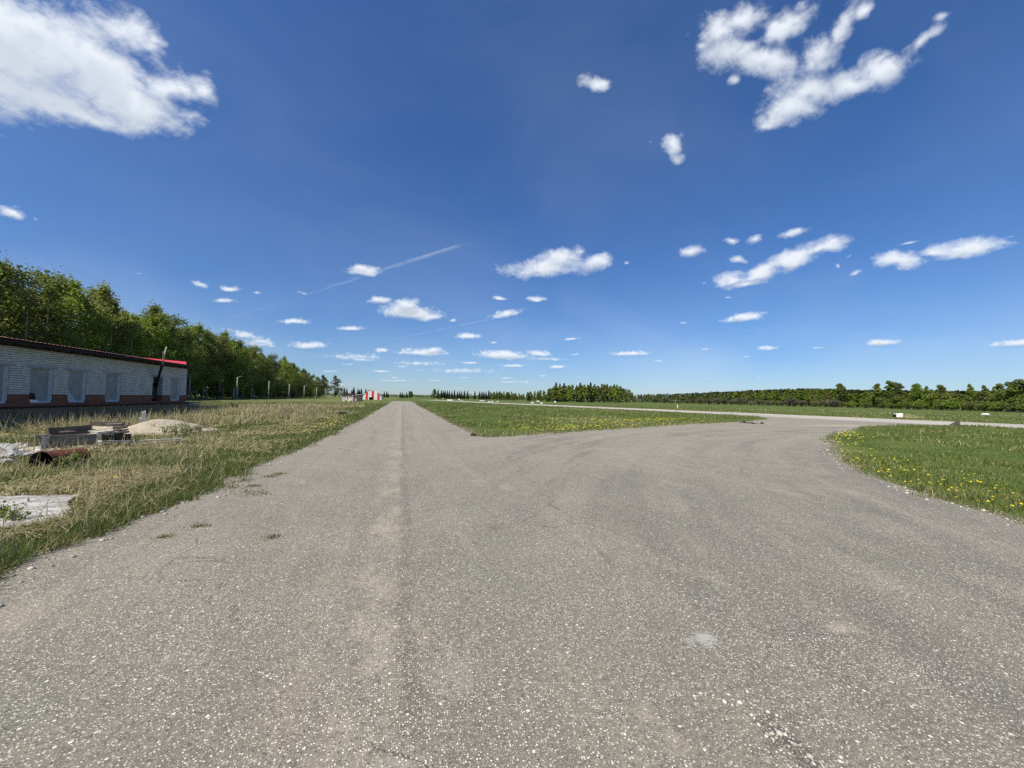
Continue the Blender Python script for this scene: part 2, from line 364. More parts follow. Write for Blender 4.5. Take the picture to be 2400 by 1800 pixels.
# ------------------------------------------------------------------ surface materials
def mat_asphalt():
    m, t = material('asphalt'); P = t.n('ShaderNodeTexCoord').outputs['Object']
    xy = t.n('ShaderNodeSeparateXYZ', {0: P}); X, Y = xy.outputs[0], xy.outputs[1]
    big = t.noise(P, .55, 5, .6); mid = t.noise(P, 2.3, 5, .6); fine = t.noise(P, 60, 3, .6); hue = t.noise(P, .9, 3, .5, .6)
    col = t.mix(t.ss(hue, .38, .62), (.158, .156, .116), (.192, .167, .124))
    col = t.mix(t.ss(big, .40, .68), col, (.236, .206, .150))
    # worn and dusty streaks running along the lane
    st = t.noise(t.scale(P, (1.6, .16, 1)), 1., 5, .6)
    col = t.mix(t.m('MULTIPLY', t.ss(st, .5, .72), .5), col, (.35, .295, .215))
    col = t.mix(t.m('MULTIPLY', t.ss(mid, .52, .8), .4), col, (.160, .146, .118))
    # paler tone further ahead, across lane and junction
    far = t.m('MULTIPLY', t.ss(Y, 4., 15.), .6)
    col = t.mix(far, col, (.305, .270, .198))
    # turning tracks: arcs round the right-hand grass
    def arc(cx, cy, r, wd):
        q = t.n('ShaderNodeVectorMath', {0: P, 1: (cx, cy, 0)}, operation='DISTANCE').outputs['Value']
        dd = t.m('ABSOLUTE', t.m('SUBTRACT', t.m('ADD', q, t.m('MULTIPLY', t.m('SUBTRACT', big, .5), 1.2)), r))
        return t.ss(dd, wd, wd*.2)
    band = t.m('MAXIMUM', arc(25.5, -8.0, 21.6, .9), t.m('MULTIPLY', arc(25.5, -8.0, 24.4, .5), .8))
    band = t.m('MULTIPLY', band, t.m('MULTIPLY', t.ss(mid, .35, .62), t.ss(X, 3.2, 6.0)))
    col = t.mix(t.m('MULTIPLY', band, .6), col, (.155, .130, .108))
    rel = t.n('ShaderNodeVectorMath', {0: P, 1: (27., -9., 0)}, operation='SUBTRACT').outputs[0]
    rs = t.n('ShaderNodeSeparateXYZ', {0: rel}); rad = t.n('ShaderNodeVectorMath', {0: rel}, operation='LENGTH').outputs['Value']; ang = t.m('ARCTAN2', rs.outputs[1], rs.outputs[0])
    pol = t.n('ShaderNodeCombineXYZ', {0: t.m('MULTIPLY', rad, 1.25), 1: t.m('MULTIPLY', ang, 3.2)}).outputs[0]
    sw = t.noise(pol, 1., 5, .62, .25); onj = t.ss(X, .8, 3.0)
    col = t.mix(t.m('MULTIPLY', t.m('MULTIPLY', t.ss(sw, .50, .62), onj), .62), col, (.118, .106, .086))
    col = t.mix(t.m('MULTIPLY', t.m('MULTIPLY', t.ss(sw, .46, .34), onj), .5), col, (.33, .29, .225))
    ln = t.noise(t.scale(P, (2.2, .10, 1)), 1., 5, .62, .2); onl = t.ss(X, 3.0, .8)
    col = t.mix(t.m('MULTIPLY', t.m('MULTIPLY', t.ss(ln, .52, .66), onl), .42), col, (.135, .124, .104))
    # longitudinal seam with dark binder, pale dust beside it
    wob = t.m('MULTIPLY', t.m('SUBTRACT', t.noise(t.scale(P, (.1, .5, 0)), 1., 4), .5), .35)
    sx = t.m('ADD', t.m('SUBTRACT', X, .08), wob)
    seam = t.m('MULTIPLY', t.ss(t.m('ABSOLUTE', sx), .11, .02), t.ss(t.noise(P, 3.1, 4, .65), .3, .6))
    dust = t.m('MULTIPLY', t.ss(t.m('ABSOLUTE', t.m('ADD', sx, .1)), .55, .05), t.ss(t.noise(P, 1.9, 5, .65), .52, .7))
    col = t.mix(t.m('MULTIPLY', dust, .85), col, (.36, .305, .215))
    pale = t.m('MULTIPLY', t.ss(t.m('ABSOLUTE', t.m('ADD', sx, .22)), .30, .04), t.ss(t.noise(t.scale(P, (1.6, .8, 1)), 1.7, 6, .7), .42, .62))
    col = t.mix(t.m('MULTIPLY', pale, .75), col, (.40, .345, .25))
    whl = t.m('MULTIPLY', t.ss(t.m('ABSOLUTE', t.m('SUBTRACT', sx, .27)), .34, .05), t.ss(t.noise(t.scale(P, (1., .35, 1)), 1.1, 5, .65), .40, .62))
    col = t.mix(t.m('MULTIPLY', whl, .5), col, (.115, .102, .084))
    for wx, ww in ((-1.55, .30), (1.6, .34), (-2.5, .2)):
        wb = t.m('MULTIPLY', t.ss(t.m('ABSOLUTE', t.m('SUBTRACT', sx, wx)), ww, .05), t.ss(t.noise(t.scale(P, (1., .25, 1)), .9+ww, 5, .65), .44, .62))
        col = t.mix(t.m('MULTIPLY', wb, .38), col, (.125, .112, .092))
    col = t.mix(t.m('MULTIPLY', seam, .72), col, (.092, .080, .066))
    # cracks
    dv = t.n('ShaderNodeVectorMath', {0: P, 1: t.scale(t.n('ShaderNodeTexNoise', {'Vector': P, 'Scale': 1.4, 'Detail': 5}).outputs['Color'], (.9, .9, 0))}, operation='ADD').outputs[0]
    ce = t.n('ShaderNodeTexVoronoi', {'Vector': dv, 'Scale': .33}, feature='DISTANCE_TO_EDGE').outputs['Distance']
    crack = t.m('MULTIPLY', t.ss(ce, .005, .001), t.ss(t.noise(P, .8, 3), .50, .58))
    col = t.mix(t.m('MULTIPLY', crack, .6), col, (.06, .053, .043))
    # joint between lane and junction paving, broken
    jl = t.m('ABSOLUTE', t.m('ADD', t.m('SUBTRACT', X, t.m('MULTIPLY_ADD', t.m('SUBTRACT', Y, 4.5), .12, 2.15)), t.m('MULTIPLY', t.m('SUBTRACT', mid, .5), .5)))
    jm = t.m('MULTIPLY', t.ss(jl, .06, .01), t.m('MULTIPLY', t.ss(t.noise(P, 1.3, 4), .47, .6), t.ss(Y, 15, 9)))
    col = t.mix(t.m('MULTIPLY', jm, .8), col, (.06, .054, .046))
    # spots: cement splash, clay smears, oil
    def spot(c, x, y, rx, ry, colr, k=.8):
        q = t.n('ShaderNodeMapping', {'Vector': P, 'Location': (x, y, 0), 'Scale': (rx, ry, 1)}, vector_type='TEXTURE').outputs[0]
        L = t.n('ShaderNodeVectorMath', {0: q}, operation='LENGTH').outputs['Value']
        return t.mix(t.m('MULTIPLY', t.ss(t.m('ADD', L, t.m('MULTIPLY', t.m('SUBTRACT', t.noise(P, 11, 6, .75), .5), 3.6)), 1.2, .2), k), c, colr)
    col = spot(col, 1.99, 2.19, .12, .09, (.46, .45, .42), .85)
    col = spot(col, 3.06, 2.05, .14, .07, (.40, .345, .235), .8)
    col = spot(col, 1.22, 1.77, .07, .06, (.40, .345, .24), .7)
    col = spot(col, .35, 2.3, .13, .3, (.31, .285, .23), .75)
    col = spot(col, .03, 1.75, .12, .14, (.37, .335, .27), .7)
    col = spot(col, 1.15, 4.69, .13, .16, (.07, .065, .058), .7)
    col = spot(col, 1.8, 1.46, .10, .16, (.07, .062, .052), .8)
    col = spot(col, 32, 21.2, 5.5, 1.0, (.50, .42, .27), .8)
    col = spot(col, 27.5, 24.6, 5, 1.1, (.36, .30, .23), .7)
    gr = t.noise(P, 26, 5, .75); g2 = t.noise(P, 7, 4, .65)
    col = t.mix(t.m('MULTIPLY', t.ss(gr, .50, .68), .75), col, (.085, .078, .064)); col = t.mix(t.m('MULTIPLY', t.ss(gr, .48, .30), .6), col, (.38, .335, .255))
    col = t.mix(t.m('MULTIPLY', t.ss(g2, .52, .72), .22), col, (.10, .094, .08))
    sp = t.noise(t.scale(P, (1.2, .6, 1)), .75, 6, .68, .3)
    col = t.mix(t.m('MULTIPLY', t.ss(sp, .56, .70), .6), col, (.37, .315, .225))
    # exposed aggregate
    v1 = t.n('ShaderNodeTexVoronoi', {'Vector': P, 'Scale': 82., 'Randomness': 1.}, feature='F1')
    v2 = t.n('ShaderNodeTexVoronoi', {'Vector': P, 'Scale': 150., 'Randomness': 1.}, feature='F1')
    v3 = t.n('ShaderNodeTexVoronoi', {'Vector': P, 'Scale': 42., 'Randomness': 1.}, feature='F1')
    c1 = t.n('ShaderNodeSeparateColor', {0: v1.outputs['Color']}); c2 = t.n('ShaderNodeSeparateColor', {0: v2.outputs['Color']}); c3 = t.n('ShaderNodeSeparateColor', {0: v3.outputs['Color']})
    dn = t.m('MULTIPLY_ADD', t.noise(P, .8, 4, .6), -.55, .945)       # stone density varies over the surface
    s1 = t.m('MULTIPLY', t.m('GREATER_THAN', c1.outputs[0], dn), t.ss(v1.outputs['Distance'], .45, .30))
    s2 = t.m('MULTIPLY', t.m('GREATER_THAN', c2.outputs[0], t.m('SUBTRACT', dn, .10)), t.ss(v2.outputs['Distance'], .5, .32))
    s3 = t.m('MULTIPLY', t.m('GREATER_THAN', c3.outputs[0], .978), t.ss(v3.outputs['Distance'], .42, .30))
    dk = t.m('MULTIPLY', t.m('LESS_THAN', c1.outputs[0], .13), t.ss(v1.outputs['Distance'], .5, .3))
    stc = t.mix(c1.outputs[1], (.40, .375, .31), (.80, .745, .61)); stc = t.mix(t.m('GREATER_THAN', c1.outputs[2], .93), stc, (.48, .33, .19))
    col = t.mix(t.m('MULTIPLY_ADD', fine, .9, .0), t.mix(.5, col, (.05, .046, .04)), t.mix(.12, col, (.5, .46, .4)))
    col = t.mix(t.m('MULTIPLY', dk, .8), col, (.06, .056, .05))
    col = t.mix(t.m('MULTIPLY', s2, .7), col, (.50, .46, .38))
    col = t.mix(t.m('MULTIPLY', s1, .88), col, stc)
    col = t.mix(t.m('MULTIPLY', s3, .9), col, (.66, .63, .53))
    h = t.m('ADD', t.m('MULTIPLY', t.m('MAXIMUM', s1, s3), 1.), t.m('ADD', t.m('MULTIPLY', s2, .5), t.m('ADD', t.m('MULTIPLY', fine, .8), t.m('MULTIPLY', crack, -2.))))
    finish(t, pbsdf(t, col, .88, .25, bump(t, h, .55, .005))); return m

def mat_runway():
    m, t = material('runway_concrete'); P = t.n('ShaderNodeTexCoord').outputs['Object']
    b = t.noise(t.scale(P, (1, .2, 1)), .35, 5, .6); f = t.noise(P, 6, 5, .65)
    col = t.mix(t.ss(b, .35, .7), (.34, .31, .265), (.46, .42, .355))
    col = t.mix(t.m('MULTIPLY', t.ss(f, .5, .75), .3), col, (.15, .14, .13))
    finish(t, pbsdf(t, col, .9, .2, bump(t, f, .3, .01))); return m

def mat_ground():
    m, t = material('meadow'); P = t.n('ShaderNodeTexCoord').outputs['Object']
    xy = t.n('ShaderNodeSeparateXYZ', {0: P}); X, Y = xy.outputs[0], xy.outputs[1]
    n1 = t.noise(P, .07, 4, .6, .5); n2 = t.noise(t.scale(P, (1, .6, 1)), .55, 6, .62); n3 = t.noise(P, 9, 5, .65)
    g = t.mix(t.ss(n2, .36, .66), (.055, .088, .018), (.110, .145, .034))
    g = t.mix(t.m('MULTIPLY', t.ss(n3, .42, .7), .5), g, (.135, .150, .045))
    s = t.mix(t.ss(n3, .35, .7), (.18, .15, .075), (.40, .335, .19))
    left = t.ss(X, -2.5, -7.0)
    sf = t.m('MULTIPLY', left, t.ss(t.m('ADD', t.m('MULTIPLY', n1, .45), t.m('MULTIPLY', n2, .6)), .48, .66))
    sf = t.m('MAXIMUM', t.m('MULTIPLY', sf, .85), t.m('MULTIPLY', t.ss(n2, .62, .75), .35))
    col = t.mix(sf, g, s)
    dirt = t.n('ShaderNodeAttribute', attribute_name='dirt').outputs['Fac']
    col = t.mix(t.m('MULTIPLY', dirt, t.ss(n3, .25, .55)), col, (.21, .175, .125))
    finish(t, pbsdf(t, col, .95, .1, bump(t, n3, .8, .06))); return m

def mat_grass(name, g1, g2, s1, s2):
    m, t = material(name)
    ti = t.n('ShaderNodeAttribute', attribute_name='tint').outputs['Fac']; va = t.n('ShaderNodeAttribute', attribute_name='val').outputs['Fac']
    col = t.mix(ti, t.mix(va, g1, g2), t.mix(va, s1, s2))
    a = t.n('ShaderNodeBsdfDiffuse', {'Color': col, 'Roughness': .6}); b = t.n('ShaderNodeBsdfTranslucent', {'Color': col})
    c = t.n('ShaderNodeBsdfGlossy', {'Color': (.5, .5, .45, 1), 'Roughness': .45})
    finish(t, t.n('ShaderNodeMixShader', {0: .035, 1: t.n('ShaderNodeMixShader', {0: .35, 1: a, 2: b}), 2: c})); return m

def mat_leaf(name, c1, c2, trans=.4):
    m, t = material(name)
    va = t.n('ShaderNodeAttribute', attribute_name='val').outputs['Fac']
    ob = t.n('ShaderNodeObjectInfo').outputs['Random']
    col = t.mix(va, c1, c2)
    hs = t.n('ShaderNodeHueSaturation', {'Hue': t.m('MULTIPLY_ADD', ob, .035, .4825), 'Saturation': t.m('MULTIPLY_ADD', ob, .25, .86), 'Value': t.m('MULTIPLY_ADD', ob, .7, .74), 'Color': col}).outputs[0]
    a = t.n('ShaderNodeBsdfDiffuse', {'Color': hs}); b = t.n('ShaderNodeBsdfTranslucent', {'Color': hs})
    finish(t, t.n('ShaderNodeMixShader', {0: trans, 1: a, 2: b})); return m

def mat_birch():
    m, t = material('birch_bark'); P = t.n('ShaderNodeTexCoord').outputs['Object']
    n = t.noise(t.scale(P, (2.5, 2.5, 5.)), 1., 5, .7); n2 = t.noise(P, .5, 3)
    col = t.mix(t.ss(n, .52, .62), (.46, .44, .39), (.045, .04, .035))
    col = t.mix(t.ss(n2, .4, .7), col, (.20, .185, .15))
    finish(t, pbsdf(t, col, .9, .2)); return m

def mat_brick(name, c1, c2, mort, bw, rh, ms, bumpd=.01, stain=.35, vert=1.):
    m, t = material(name); P = t.n('ShaderNodeTexCoord').outputs['Object']
    s = t.n('ShaderNodeSeparateXYZ', {0: P}); yx = t.m('ADD', s.outputs[1], s.outputs[0])
    v = t.n('ShaderNodeCombineXYZ', {0: yx, 1: t.m('ADD', s.outputs[2], t.m('MULTIPLY', t.m('SUBTRACT', t.noise(P, 1.2, 3), .5), .02)), 2: 0})
    b = t.n('ShaderNodeTexBrick', {'Vector': v.outputs[0], 'Color1': (*c1, 1), 'Color2': (*c2, 1), 'Mortar': (*mort, 1), 'Scale': 1., 'Mortar Size': ms, 'Mortar Smooth': .25, 'Brick Width': bw, 'Row Height': rh, 'Bias': 0.})
    n = t.noise(P, 5, 6, .65); n2 = t.noise(P, 30, 4, .6)
    col = t.mix(t.m('MULTIPLY', t.ss(n, .5, .75), stain), b.outputs[0], tuple(x*.35 for x in c1))
    col = t.mix(t.m('MULTIPLY', n2, .35), col, tuple(min(1, x*1.25) for x in c2))
    h = t.m('ADD', t.m('MULTIPLY', b.outputs['Fac'], -1.), t.m('MULTIPLY', n2, .3))
    finish(t, pbsdf(t, col, .9, .2, bump(t, h, .9, bumpd))); return m

ASPHALT = mat_asphalt(); CONCRETE = mat_runway(); MEADOW = mat_ground()
GRASS = mat_grass('grass_blades', (.062, .108, .014), (.165, .215, .042), (.37, .305, .16), (.74, .62, .37))
LEAF = mat_leaf('birch_leaves', (.140, .180, .038), (.310, .340, .090), .54)
LEAFPALE = mat_leaf('pale_leaves', (.10, .115, .06), (.22, .23, .13), .4)
LEAFDARK = mat_leaf('dark_leaves', (.088, .128, .028), (.212, .252, .060), .45)
LEAFSHADE = mat_leaf('shade_leaves', (.026, .038, .009), (.062, .078, .018), .25)  # darkened leaf colour, paints the shadow gaps between trees
NEEDLE = mat_leaf('spruce_needles', (.010, .020, .010), (.024, .040, .017), .1)
TWIG = mat_leaf('willow_twigs', (.085, .078, .055), (.15, .15, .09), .15)
BIRCH = mat_birch()
BARK = mat_plain('grey_bark', (.06, .052, .042), (.16, .145, .12), 4, .95)
WOODG = mat_plain('weathered_wood', (.12, .10, .075), (.33, .285, .215), 2.2, .9, .6, .01, stretch=(1, 14, 14))
WOODD = mat_plain('dark_wood', (.045, .034, .025), (.15, .115, .085), 2.2, .9, .6, .01, stretch=(1, 14, 14))
WOODP = mat_plain('pale_wood', (.36, .29, .19), (.62, .52, .36), 2.2, .85, .5, .008, stretch=(1, 14, 14))
WOODW = mat_plain('bleached_wood', (.30, .28, .24), (.58, .55, .48), 2.2, .85, .5, .008, stretch=(1, 14, 14))
RUST = mat_plain('rusty_steel', (.060, .020, .010), (.16, .060, .028), 5, .85, .5, .006)
NEARBLACK = mat_plain('near_black', (.012, .011, .010), (.03, .027, .024), 6, .9)
SANDM = mat_plain('sand', (.34, .285, .20), (.52, .45, .335), 4, .95, 1., .05)
def mat_slab():
    m, t = material('cracked_slab'); P = t.n('ShaderNodeTexCoord').outputs['Object']
    n = t.noise(P, 2.2, 7, .68); f = t.noise(t.scale(P, (5, 16, 1)), 1.5, 6, .7)
    dv = t.n('ShaderNodeVectorMath', {0: P, 1: t.scale(t.n('ShaderNodeTexNoise', {'Vector': P, 'Scale': 3., 'Detail': 5}).outputs['Color'], (.5, .3, 0))}, operation='ADD').outputs[0]
    c = t.n('ShaderNodeTexVoronoi', {'Vector': t.scale(dv, (1., 2.6, 1)), 'Scale': 2.4}, feature='DISTANCE_TO_EDGE').outputs['Distance']
    col = t.mix(t.ss(n, .35, .65), (.30, .285, .25), (.54, .52, .48)); col = t.mix(t.m('MULTIPLY', t.ss(f, .55, .75), .6), col, (.17, .15, .115))
    cr = t.m('MULTIPLY', t.ss(c, .03, .006), .85); col = t.mix(cr, col, (.05, .045, .035)); h = t.m('SUBTRACT', f, cr)
    finish(t, pbsdf(t, col, .93, .2, bump(t, h, .9, .03))); return m
CSLAB = mat_slab()
SLABM = mat_plain('old_concrete', (.24, .235, .22), (.50, .49, .46), 2.5, .92, .8, .03)
WHITE = mat_plain('white_paint', (.66, .65, .62), (.84, .83, .80), 5, .7, .1)
POLE = mat_plain('concrete_pole', (.29, .272, .24), (.45, .42, .37), 6, .9, .3)
EARTH = mat_plain('dark_earth', (.020, .016, .012), (.075, .058, .042), 9, .95, .9, .02)
STEM = mat_plain('stalk', (.20, .17, .10), (.40, .34, .22), 8, .9)

# ------------------------------------------------------------------ ground, road, runway
def axis(lim, near, g):
    v = [0.]; s = near
    while v[-1] < lim: v.append(v[-1]+s); s *= g
    return np.array(v)
ax = axis(9000, .30, 1.022); xs = np.concatenate([-ax[::-1], ax[1:]]); ys = np.concatenate([-axis(9000, .5, 1.10)[::-1], ax[1:]])
gx, gy = np.meshgrid(xs, ys); gx, gy = gx.ravel(), gy.ravel(); gz = ground_h(gx, gy)
de = np.minimum(dist_poly(gx, gy, ROAD), dist_poly(gx, gy, RUNWAY)+.6)
dirt = np.clip(smooth((.55-de)/.55)*1.1, 0, 1)
nx, ny = len(xs), len(ys); ii = np.arange(nx*ny).reshape(ny, nx)
F = np.stack([ii[:-1, :-1], ii[:-1, 1:], ii[1:, 1:], ii[1:, :-1]], -1).reshape(-1, 4)
tag(mesh_np('ground', np.stack([gx, gy, gz], 1), [F], MEADOW, attrs={'dirt': dirt}, smooth=True), None, None, kind='structure')

def sheet(name, outline, z, mat):
    V = np.column_stack([outline, np.full(len(outline), z)])
    o = mesh_np(name, V, [np.arange(len(V))[None, :]], mat); o['kind'] = 'structure'; return o
road_line = rough_outline(ROAD, .17)
sheet('road', road_line, .006, ASPHALT)
sheet('runway', rough_outline(RUNWAY, .10, .2), .010, CONCRETE)
TRACK = mat_plain('dry_track', (.26, .22, .14), (.42, .37, .26), .6, .95)
sheet('dirt_path', np.array([(76, 76), (79.9, 66.8), (86.3, 61), (90, 52), (102, 40), (104, 41), (92, 54), (88, 62.5), (81, 68.5), (77, 77)]), .09, TRACK)

# ------------------------------------------------------------------ grass
def blades(p, h, w, lean, curl=.35):
    n = len(p); th = RNG.random(n)*math.pi*2; wd = np.stack([np.cos(th), np.sin(th), np.zeros(n)], 1)*(w/2)[:, None]
    la = RNG.random(n)*math.pi*2; ld = np.stack([np.cos(la), np.sin(la), np.zeros(n)], 1)*(h*lean)[:, None]
    zz = np.zeros((n, 3)); zz[:, 2] = h*np.sqrt(np.clip(1-np.minimum(lean, .97)**2, .05, 1))
    base = p.copy(); base[:, 2] -= .01
    mid = p+zz*.55+ld*curl; tip = p+zz+ld
    V = np.stack([base-wd, base+wd, mid+wd*.75, mid-wd*.75, tip], 1).reshape(-1, 3)
    k = np.arange(n)[:, None]*5
    return V, k+np.array([[0, 1, 2, 3]]), k+np.array([[3, 2, 4]])
def sample(n, r0, r1, a0, a1):
    r = r0*(r1/r0)**RNG.random(n); a = R(a0)+(R(a1)-R(a0))*RNG.random(n)
    return np.sin(a)*r, np.cos(a)*r, r
def grass(name, n, r0, r1, a0, a1, keep, style):
    x, y, r = sample(n, r0, r1, a0, a1)
    k = keep(x, y); x, y, r = x[k], y[k], r[k]
    z = ground_h(x, y); h, lean, tint = style(x, y, r); n = len(x)
    w = np.maximum(.0045, r*.00125)*(.7+.6*RNG.random(n))
    V, q, tr = blades(np.stack([x, y, z], 1), h, w, lean)
    val = np.clip(RNG.random(n)*.7+.5*fbm(x, y, .8, 31)-.1, 0, 1)
    o = mesh_np(name, V, [q, tr], GRASS, attrs={'tint': np.repeat(np.clip(tint, 0, 1), 5), 'val': np.repeat(val, 5)})
    o['kind'] = 'stuff'; return o
SLAB = [(-6.2, 7.5), (-4.6, 7.35), (-3.95, 6.1), (-4.15, 5.75), (-4.6, 5.6), (-6.2, 6.2)]
def pavedrough(x, y, over=.0):
    d = dist_poly(x, y, ROAD); ins = in_poly(x, y, ROAD); lim = over*(fbm(x, y, 1.7, 41)*2.2-.75)
    return (ins & (d > lim*(.5+RNG.random(len(x))))) | in_poly(x, y, RUNWAY)
BX0, BX1, BY0, BY1 = -29.5, -20., 6., 44.3
def keep_left(x, y):
    bld = (x > BX0) & (x < BX1+.02) & (y > BY0) & (y < BY1)
    pile = (np.hypot((x+9.3)/1.25, (y-18.9)/1.6) < .8)
    return (x < -1.5) & ~pavedrough(x, y, .34) & ~bld & ~in_poly(x, y, SLAB) & ~pile
def style_left(x, y, r):
    n = len(x); e = -3.1-x
    patch = fbm(x, y, .28, 3, 3); p2 = fbm(x, y, 1.1, 13, 3)
    st = smooth((patch*.6+p2*.55-.47)/.2)
    tallzone = smooth((y-19)/5)*smooth((75-y)/25)*smooth((-5-x)/3)*smooth((patch-.40)/.15)
    st = np.maximum(st*.9, tallzone*.85)*smooth((e-.2)/1.6)
    green = smooth((p2-.50)/.14)*.75+.6*smooth((1.6-e)/1.2); st = np.clip(st-green, 0, 1)
    isst = RNG.random(n) < np.clip(st*.75+.12, 0, 1)
    tint = np.where(isst, .65+.35*RNG.random(n), .16*RNG.random(n))
    h = (.05+.09*RNG.random(n))*(.6+.8*p2); h = np.where(isst, h*(1.0+.9*RNG.random(n)), h)
    h *= 1-.45*np.exp(-((x+8.9)/2.6)**2-((y-15.)/2.2)**2)
    h *= 1+tallzone*2.2*RNG.random(n); h *= 1+.5*smooth((1.3-e)/1.)*(patch > .4)
    lean = np.where(isst, .5+1.3*RNG.random(n), .15+.8*RNG.random(n)); lean = np.where(tallzone > .4, lean*.5, lean)
    return h, lean, tint
grass('grass', 400000, 3.2, 95, -58, 3, keep_left, style_left)
def keep_right(x, y):
    return (x > -1) & ~pavedrough(x, y, .30)
def style_right(x, y, r):
    n = len(x); p = fbm(x, y, .5, 23, 3); q = fbm(x, y, .13, 27, 3)
    st = .04+.22*smooth((p-.60)/.12)+.30*smooth((q-.6)/.1)
    isst = RNG.random(n) < st
    tint = np.where(isst, .5+.4*RNG.random(n), .13*RNG.random(n))
    h = (.04+.09*RNG.random(n))*(.25+1.5*smooth((p-.3)/.4)); lean = .15+.9*RNG.random(n)
    return h, lean, tint
grass('grass', 430000, 4.5, 130, 2, 100, keep_right, style_right)

# tangled dry stalks by the verge
def stalks(name, n, area, hmin, hmax, clump=0.):
    x = RNG.uniform(area[0], area[1], n); y = RNG.uniform(area[2], area[3], n); k = keep_left(x, y) & (fbm(x, y, .25, 61, 3) > clump); x, y = x[k], y[k]; n = len(x)
    h = RNG.uniform(hmin, hmax, n); lean = RNG.random(n)*1.1
    V, q, tr = blades(np.stack([x, y, ground_h(x, y)], 1), h, np.maximum(.006, np.hypot(x, y)*.0011), lean, .5)
    o = mesh_np(name, V, [q, tr], GRASS, attrs={'tint': np.repeat(.75+.25*RNG.random(n), 5), 'val': np.repeat(RNG.random(n), 5)}); o['kind'] = 'stuff'
def lying(name, n, r0, r1, a0, a1):
    x, y, r = sample(n, r0, r1, a0, a1); dens = fbm(x, y, .45, 51, 3); k = keep_left(x, y) & (dens > .46+.10*RNG.random(n)) & (x < -3.25-.5*RNG.random(n)); x, y, r = x[k], y[k], r[k]; n = len(x)
    L = RNG.uniform(.15, .55, n); a = RNG.random(n)*6.28+0*x; d = np.stack([np.cos(a), np.sin(a)], 1)*(L/2)[:, None]; w = np.maximum(.003, r*.0010)
    z = ground_h(x, y)+RNG.uniform(.03, .11, n); nn = np.stack([-np.sin(a), np.cos(a)], 1)*(w/2)[:, None]; dz = RNG.uniform(-.03, .06, n)
    p = np.stack([x, y], 1); V = np.stack([np.column_stack([p-d-nn, z-.02]), np.column_stack([p-d+nn, z-.02]), np.column_stack([p+nn, z+.02]), np.column_stack([p-nn, z+.02]), np.column_stack([p+d, z+dz])], 1).reshape(-1, 3)
    k = np.arange(n)[:, None]*5
    o = mesh_np(name, V, [k+np.array([[0, 1, 2, 3]]), k+np.array([[3, 2, 4]])], GRASS, attrs={'tint': np.repeat(.7+.3*RNG.random(n), 5), 'val': np.repeat(RNG.random(n), 5)}); o['kind'] = 'stuff'
lying('straw', 34000, 4.5, 40, -40, -4)
stalks('dry_stalks', 700, (-5.2, -3.3, 4.8, 9.5), .2, .5)
stalks('dry_stalks', 900, (-10.5, -4.5, 8, 15), .25, .55)
stalks('dry_stalks', 1500, (-19.5, -7, 20, 46), .4, .95)
stalks('dry_stalks', 13000, (-22, -5, 21, 60), .25, .8, .56)
stalks('dry_stalks', 260, (-19.9, -18.4, 22, 46), .4, 1.0)

def tufts(name, spots, n, h, tint):
    P = []
    for px, py, r in spots:
        g0 = on_ground(px, py); q = RNG.normal(0, 1, (n, 2))*np.array([r, r*.8])+np.array([g0.x, g0.y]); P.append(q)
    P = np.concatenate(P); m = len(P)
    V, q, tr = blades(np.column_stack([P, np.full(m, .012)]), h*(.4+.9*RNG.random(m)), np.maximum(.005, np.hypot(P[:, 0], P[:, 1])*.0012), .2+.9*RNG.random(m))
    o = mesh_np(name, V, [q, tr], GRASS, attrs={'tint': np.repeat(tint*RNG.random(m), 5), 'val': np.repeat(.5*RNG.random(m), 5)}); o['kind'] = 'stuff'
tufts('weeds', [(530, 1142, .14), (548, 1145, .12), (590, 1155, .16), (603, 1159, .12), (570, 1128, .1), (633, 1118, .07), (655, 1112, .06), (595, 1140, .05), (470, 1235, .05), (385, 1260, .04), (638, 1261, .05)], 110, .03, .8)

# loose stones along the crumbling edges and on the lane
def pebbles(name, n, pos, rmin, rmax, mat):
    me = lump('p', mat, (1, 1, .55), sub=1, amp=.4, link=False); b = np.array([v.co[:] for v in me.vertices]); f = np.array([p.vertices[:] for p in me.polygons]); bpy.data.meshes.remove(me)
    rad = rmin+(rmax-rmin)*RNG.random(n)**3; a = RNG.random(n)*6.28
    c, s = np.cos(a)[:, None], np.sin(a)[:, None]; sq = .7+.6*RNG.random((n, 3))
    B = b[None]*sq[:, None]*rad[:, None, None]
    V = np.stack([B[..., 0]*c-B[..., 1]*s, B[..., 0]*s+B[..., 1]*c, B[..., 2]], -1)+pos[:, None]
    o = mesh_np(name, V.reshape(-1, 3), [(f[None]+(np.arange(n)*len(b))[:, None, None]).reshape(-1, 3)], mat, attrs={'val': np.repeat(RNG.random(n), len(b))}); o['kind'] = 'stuff'
def mat_pebble():
    m, t = material('pebbles'); va = t.n('ShaderNodeAttribute', attribute_name='val').outputs['Fac']
    col = t.mix(va, (.16, .145, .12), (.58, .55, .47)); finish(t, pbsdf(t, col, .9, .2)); return m
PEB = mat_pebble()
ed = road_line[np.hypot(road_line[:, 0], road_line[:, 1]) < 34]
pk = ed[RNG.integers(0, len(ed), 5200)]+RNG.normal(0, .16, (5200, 2)); pk = pk[pk[:, 1] > 1]
pebbles('gravel', len(pk), np.column_stack([pk, np.full(len(pk), .010)]), .006, .030, PEB)
x, y, r = sample(700, 1.6, 14, -40, 72); k = in_poly(x, y, ROAD); x, y = x[k], y[k]
pebbles('gravel', len(x), np.column_stack([x, y, np.full(len(x), .008)]), .002, .007, PEB)
pk = np.array([1.78, 1.47])+RNG.normal(0, 1, (70, 2))*np.array([.05, .10]); pebbles('gravel', 70, np.column_stack([pk, np.full(70, .008)]), .005, .016, PEB)

